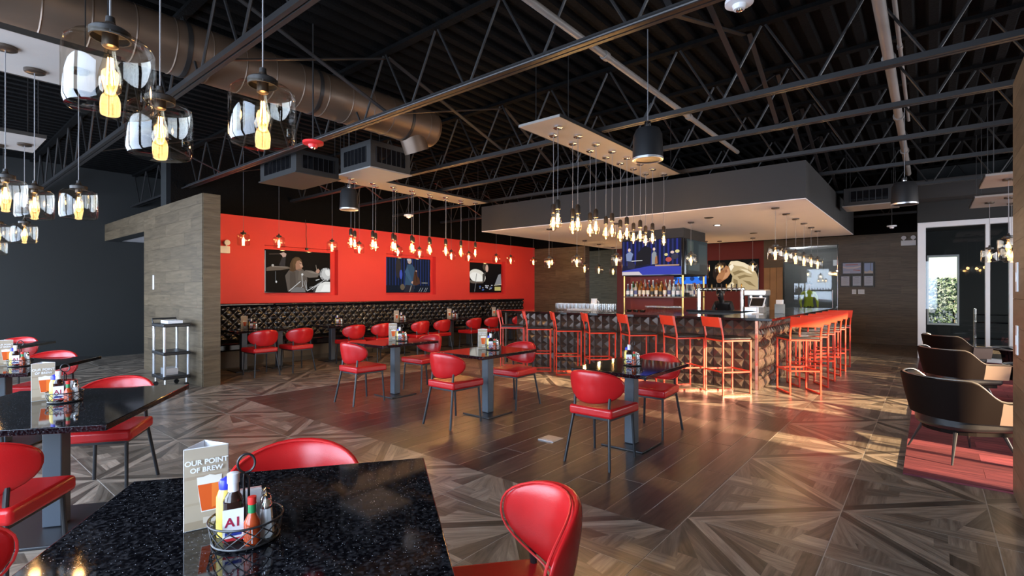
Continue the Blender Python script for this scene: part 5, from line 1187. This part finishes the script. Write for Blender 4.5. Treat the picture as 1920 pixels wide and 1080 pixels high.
NAMES = {'steak': ('dark A1 steak sauce bottle', 'sauce bottle'), 'mustard': ('blue-capped yellow mustard bottle', 'sauce bottle'), 'hot': ('red-capped hot sauce bottle', 'sauce bottle'), 'salt': ('faceted salt shaker', 'shaker'), 'pepper': ('faceted pepper shaker', 'shaker'), 'pack': ('clear sweetener packet holder', 'packet holder')}
setn = [0]
def place_set(x, y, z, face, where, card=(-0.13, 0.02), grp=None, card_text=True, yaw=0):
    """Caddy with its six things plus a tent card; face = direction towards the viewer."""
    rz = math.atan2(face[0], -face[1])+yaw; c, s = math.cos(rz), math.sin(rz)
    def loc(a, b, dz=0): return (x+a*c-b*s, y+a*s+b*c, z+dz)
    firstset = setn[0] == 0; setn[0] += 1
    def put(src, l, r, label, cat):
        if firstset: src.location = l; src.rotation_euler = (0, 0, r); o = src; o['label'] = label
        else: o = dup(src, l, r, label)
        o['category'] = cat
        if grp: o['group'] = '%s %s' % (cat, grp)
        elif 'group' in o: del o['group']
    put(caddy0, loc(0, 0), rz, 'black wire condiment caddy on %s' % where, 'caddy')
    for k in LAY:
        a, b, r = LAY[k]; put(items0[k], loc(a, b, 0.0075), rz+r, '%s on %s' % (NAMES[k][0], where), NAMES[k][1])
    if card:
        o = tent_card(loc(*card), rz+0.12, 'triangular beer menu card on %s' % where, card_text)
        if grp: o['group'] = 'cards %s' % grp
def at_height(px_, py_, z):
    t = (EYE-z)*FPX/(py_-HOR); p = ray(px_)*t; return p.x, p.y
ZT = 0.7503
x, y = at_height(462, 1008, ZT); place_set(x, y, ZT, (-x, -y), tnames[0], (-0.105, 0.125))
x, y = at_height(122, 752, ZT); place_set(x, y, ZT, (-x, -y), tnames[1], (-0.105, 0.125))
x, y = at_height(38, 686, ZT); place_set(x, y, ZT, (-x, -y), tnames[2], (-0.105, 0.125))
for k, (cx_, cy_, w) in enumerate(CT):
    x, y = at_height((752, 916, 1178)[k], (635, 655, 688)[k], ZT)
    place_set(cx_+0.0, cy_+(0.12, 0.10, 0.02)[k], ZT, (-x, -y), 'the plank-floor table %s' % w, (-0.13, 0.115) if k < 2 else None)
for k, cy_ in enumerate((4.36, 6.15, 7.86, 9.6, 11.4)):
    place_set(-9.80, cy_-0.12, ZT, (9.8, -cy_), 'the %s pair of bench tables from the wood-clad partition' % ORD[k], (-0.15, 0.10) if k != 1 else None, 'along the tufted bench', False)
# ================================================================ PEOPLE
def person(label, loc, rz, pose, shirt, trousers, hair=M_hair):
    """Continuous body grown from a posed skeleton."""
    J = {'pelvis': (0,0,0.95,0.135,0.11), 'waist': (0,0,1.10,0.125,0.10), 'chest': (0,0.01,1.32,0.155,0.115), 'neck0': (0,0.01,1.47,0.075,0.06), 'neck': (0,0.015,1.53,0.052,0.052), 'head0': (0,0.025,1.60,0.068,0.08), 'head1': (0,0.03,1.68,0.078,0.095), 'head2': (0,0.02,1.75,0.06,0.075)}
    for s, n in ((-1, 'l'), (1, 'r')):
        J.update({'sh'+n: (s*0.17,0,1.42,0.062,0.062), 'el'+n: (s*0.24,0.02,1.15,0.043,0.043), 'wr'+n: (s*0.23,0.14,0.95,0.03,0.026), 'ha'+n: (s*0.225,0.19,0.90,0.038,0.02), 'hp'+n: (s*0.09,0,0.88,0.085,0.09), 'kn'+n: (s*0.10,0.02,0.49,0.056,0.06), 'an'+n: (s*0.10,-0.02,0.09,0.038,0.042), 'to'+n: (s*0.11,0.14,0.035,0.042,0.03)})
        for q in range(4): J['f%d%s' % (q, n)] = (s*(0.205+0.013*q), 0.245, 0.875-0.004*abs(q-1.5), 0.008, 0.008); J['g%d%s' % (q, n)] = (s*(0.205+0.013*q), 0.27, 0.845, 0.007, 0.007)
        J['t0'+n] = (s*0.195, 0.20, 0.90, 0.009, 0.009); J['t1'+n] = (s*0.18, 0.23, 0.88, 0.008, 0.008)
    J.update(pose); ks = list(J)
    E = [('pelvis','waist'),('waist','chest'),('chest','neck0'),('neck0','neck'),('neck','head0'),('head0','head1'),('head1','head2')]
    for n in 'lr':
        E += [('chest','sh'+n),('sh'+n,'el'+n),('el'+n,'wr'+n),('wr'+n,'ha'+n),('pelvis','hp'+n),('hp'+n,'kn'+n),('kn'+n,'an'+n),('an'+n,'to'+n),('ha'+n,'t0'+n),('t0'+n,'t1'+n)]
        for q in range(4): E += [('ha'+n,'f%d%s' % (q, n)),('f%d%s' % (q, n),'g%d%s' % (q, n))]
    me = bpy.data.meshes.new('person'); me.from_pydata([J[k][:3] for k in ks], [(ks.index(a), ks.index(b)) for a, b in E], [])
    o = bpy.data.objects.new('person', me); C.objects.link(o); o.modifiers.new('skin', 'SKIN'); sv = me.skin_vertices[0].data if me.skin_vertices else None
    if sv is None:
        import bmesh
        bm = bmesh.new(); bm.from_mesh(me); bm.verts.layers.skin.verify(); bm.to_mesh(me); bm.free(); sv = me.skin_vertices[0].data
    for i, k in enumerate(ks): sv[i].radius = J[k][3:5]; sv[i].use_root = (k == 'pelvis')
    sub = o.modifiers.new('subdivision', 'SUBSURF'); sub.levels = 2; sub.render_levels = 2
    dg = bpy.context.evaluated_depsgraph_get(); m2 = bpy.data.meshes.new_from_object(o.evaluated_get(dg)); bpy.data.objects.remove(o)
    m2.materials.clear(); [m2.materials.append(m) for m in (M_skin, shirt, trousers, M_blackpl)]
    for p in m2.polygons:
        c = p.center; p.use_smooth = True
        p.material_index = 0 if c.z > 1.50 or (abs(c.x) > 0.15 and c.z < 0.97) else 1 if c.z > 0.97 else 2 if c.z > 0.10 else 3
    t = thing('person', label, 'person', loc, rz); b = link('body', m2, t)
    hd = J['head1']; f = MB(); V = Vector(hd[:3])
    b2 = MB().lathe([(0, 0.10), (0.05, 0.092), (0.082, 0.06), (0.092, 0.01), (0.085, -0.04)], 16, (hd[0], hd[1]-0.018, hd[2]+0.025)); b2.v = [(x, y if z > hd[2]+0.05 else min(y, hd[1]+0.03), z) for x, y, z in b2.v]; b2.build('hair', hair, t, smooth=True)
    e = MB()
    for s in (-1, 1): e.lathe([(0, 0.008), (0.008, 0.004), (0.009, 0), (0, -0.008)], 8, (hd[0]+s*0.032, hd[1]+0.088, hd[2]))
    e.build('eyes', M_blackgloss, t); n_ = MB().cyl((hd[0], hd[1]+0.085, hd[2]+0.005), (hd[0], hd[1]+0.112, hd[2]-0.035), 0.007, 0.014, 8).build('nose', M_skin, t, smooth=True)
    MB().cbox(hd[0], hd[1]+0.087, hd[2]-0.062, 0.05, 0.012, 0.010).build('mouth', mat('lips', (0.35, 0.13, 0.11), 0.5), t, bevel=0.004)
    for s in (-1, 1): MB().lathe([(0, -0.03), (0.012, -0.02), (0.014, 0.01), (0.008, 0.03), (0, 0.032)], 8, (hd[0]+s*0.083, hd[1]-0.005, hd[2]-0.01)).build('ear', M_skin, t, smooth=True)
    return t
vest = mat('hi_vis_yellow', (0.62, 0.72, 0.05), 0.6)
pw = person('person in a yellow-green safety vest standing behind the glass', (-2.98, 18.6, 0), R(200), {}, vest, mat('dark_work_trousers', (0.02, 0.025, 0.04), 0.7))
MB().lathe([(0.0, 0.105), (0.06, 0.095), (0.095, 0.05), (0.10, 0.02), (0.115, 0.018), (0.115, 0.012)], 18, (0, 0.02, 1.68)).build('cap', M_blackpl, pw, smooth=True)
person('dark-haired bartender bending down behind the beer taps', (-3.6, 12.0, 0), R(170), {'pelvis': (0,-0.12,0.82,0.135,0.11), 'waist': (0,-0.08,0.96,0.125,0.10), 'chest': (0,0.06,1.12,0.155,0.115), 'neck0': (0,0.12,1.22,0.075,0.06), 'neck': (0,0.15,1.26,0.052,0.052), 'head0': (0,0.18,1.32,0.068,0.08), 'head1': (0,0.20,1.40,0.078,0.095), 'head2': (0,0.19,1.47,0.06,0.075), 'shl': (-0.17,0.06,1.19,0.062,0.062), 'shr': (0.17,0.06,1.19,0.062,0.062), 'hpl': (-0.09,-0.11,0.77,0.085,0.09), 'hpr': (0.09,-0.11,0.77,0.085,0.09), 'ell': (-0.25,0.10,0.98,0.043,0.043), 'elr': (0.25,0.10,0.98,0.043,0.043), 'knl': (-0.10,0.06,0.46,0.056,0.06), 'knr': (0.10,0.06,0.46,0.056,0.06)}, M_blackpl, M_blackpl)
# blue bin and box by the worker, shrub outside the window, stand-in for a reflected cart
t = thing('wheeled_bin', 'blue plastic bin beside the worker behind the glass', 'bin', (-3.55, 18.9, 0)); MB().add([(-0.2,-0.2,0.05),(0.2,-0.2,0.05),(0.2,0.2,0.05),(-0.2,0.2,0.05),(-0.25,-0.25,0.85),(0.25,-0.25,0.85),(0.25,0.25,0.85),(-0.25,0.25,0.85)], [(3,2,1,0),(0,1,5,4),(1,2,6,5),(2,3,7,6),(3,0,4,7),(4,5,6,7)]).build('body', mat('blue_plastic', (0.02, 0.09, 0.16), 0.4), t, bevel=0.02); MB().box(-0.26, 0.26, -0.26, 0.26, 0.85, 0.90).build('lid', MATS['blue_plastic'], t, bevel=0.015)
for s in (-1, 1): MB().cyl((s*0.19, 0.17, 0.05), (s*0.23, 0.17, 0.05), 0.05, n=14).build('wheel', M_blackpl, t, smooth=True)
rs = random.Random(5); b = MB()
for k in range(1600):
    a = rs.random()*2*PI; r = 0.75*rs.random()**0.5; z = 0.15+1.85*rs.random(); c = Vector((r*math.cos(a)*1.3, r*math.sin(a), z)); u = Vector((rs.uniform(-1,1), rs.uniform(-1,1), rs.uniform(-1,1))).normalized()*0.07; v = u.orthogonal().normalized()*0.035; b.add([c-u, c+v, c+u, c-v], [(0,1,2,3)])
hd = thing('hedge_shrub', 'leafy shrub outside the small window behind the glazing', 'shrub', (0.6, 20.9, -0.13)); stuff(b.build('foliage', mat('leaf_green', (0.09, 0.16, 0.10), 0.6, rnd=0.2), hd)); MB().cyl((0, 0, 0), (0, 0, 1.3), 0.05, 0.02).build('stem', M_socket, hd, smooth=True)
t = thing('chrome_console', 'black console shelf with chrome posts behind the glazing', 'console', (1.15, 16.2, 0))  # solid stand-in for a cart reflected in the glazing
for z in (0.35, 0.72, 0.9): MB().box(-0.32, 0.32, -0.2, 0.2, z, z+0.025).build('shelf', M_blackgloss, t)
for sx in (-1, 1):
    for sy in (-1, 1): MB().cyl((sx*0.31, sy*0.19, 0), (sx*0.31, sy*0.19, 1.05), 0.014, n=10).build('post', M_chrome, t, smooth=True)
# unseen trees added outside the lounge windows to break up the low sun
for k, (x, y, h) in enumerate(((10.5, 0.6, 4.2), (12.5, 8.2, 4.6), (10.8, 11.2, 4.0))):
    rs = random.Random(40+k); b = MB()
    for q in range(1500):
        u = Vector((rs.gauss(0, 1), rs.gauss(0, 1), rs.gauss(0, 1))).normalized()*rs.random()**0.4; c = Vector((u.x*1.2, u.y*1.5, h*0.60+u.z*h*0.36))
        a = Vector((rs.uniform(-1, 1), rs.uniform(-1, 1), rs.uniform(-1, 1))).normalized()*0.11; v = a.orthogonal().normalized()*0.06; b.add([c-a, c+v, c+a, c-v], [(0, 1, 2, 3)])
    t = thing('street_tree', 'leafy tree outside the lounge windows, %s' % ('the one by the south wall', 'the tallest of three', 'the one toward the glazing')[k], 'tree', (x, y, -0.13))
    stuff(b.build('crown', mat('leaf_green', (0.09, 0.16, 0.10), 0.6), t)); MB().cyl((0, 0, 0), (0.1, 0, h*0.7), 0.09, 0.04).build('trunk', M_socket, t, smooth=True)
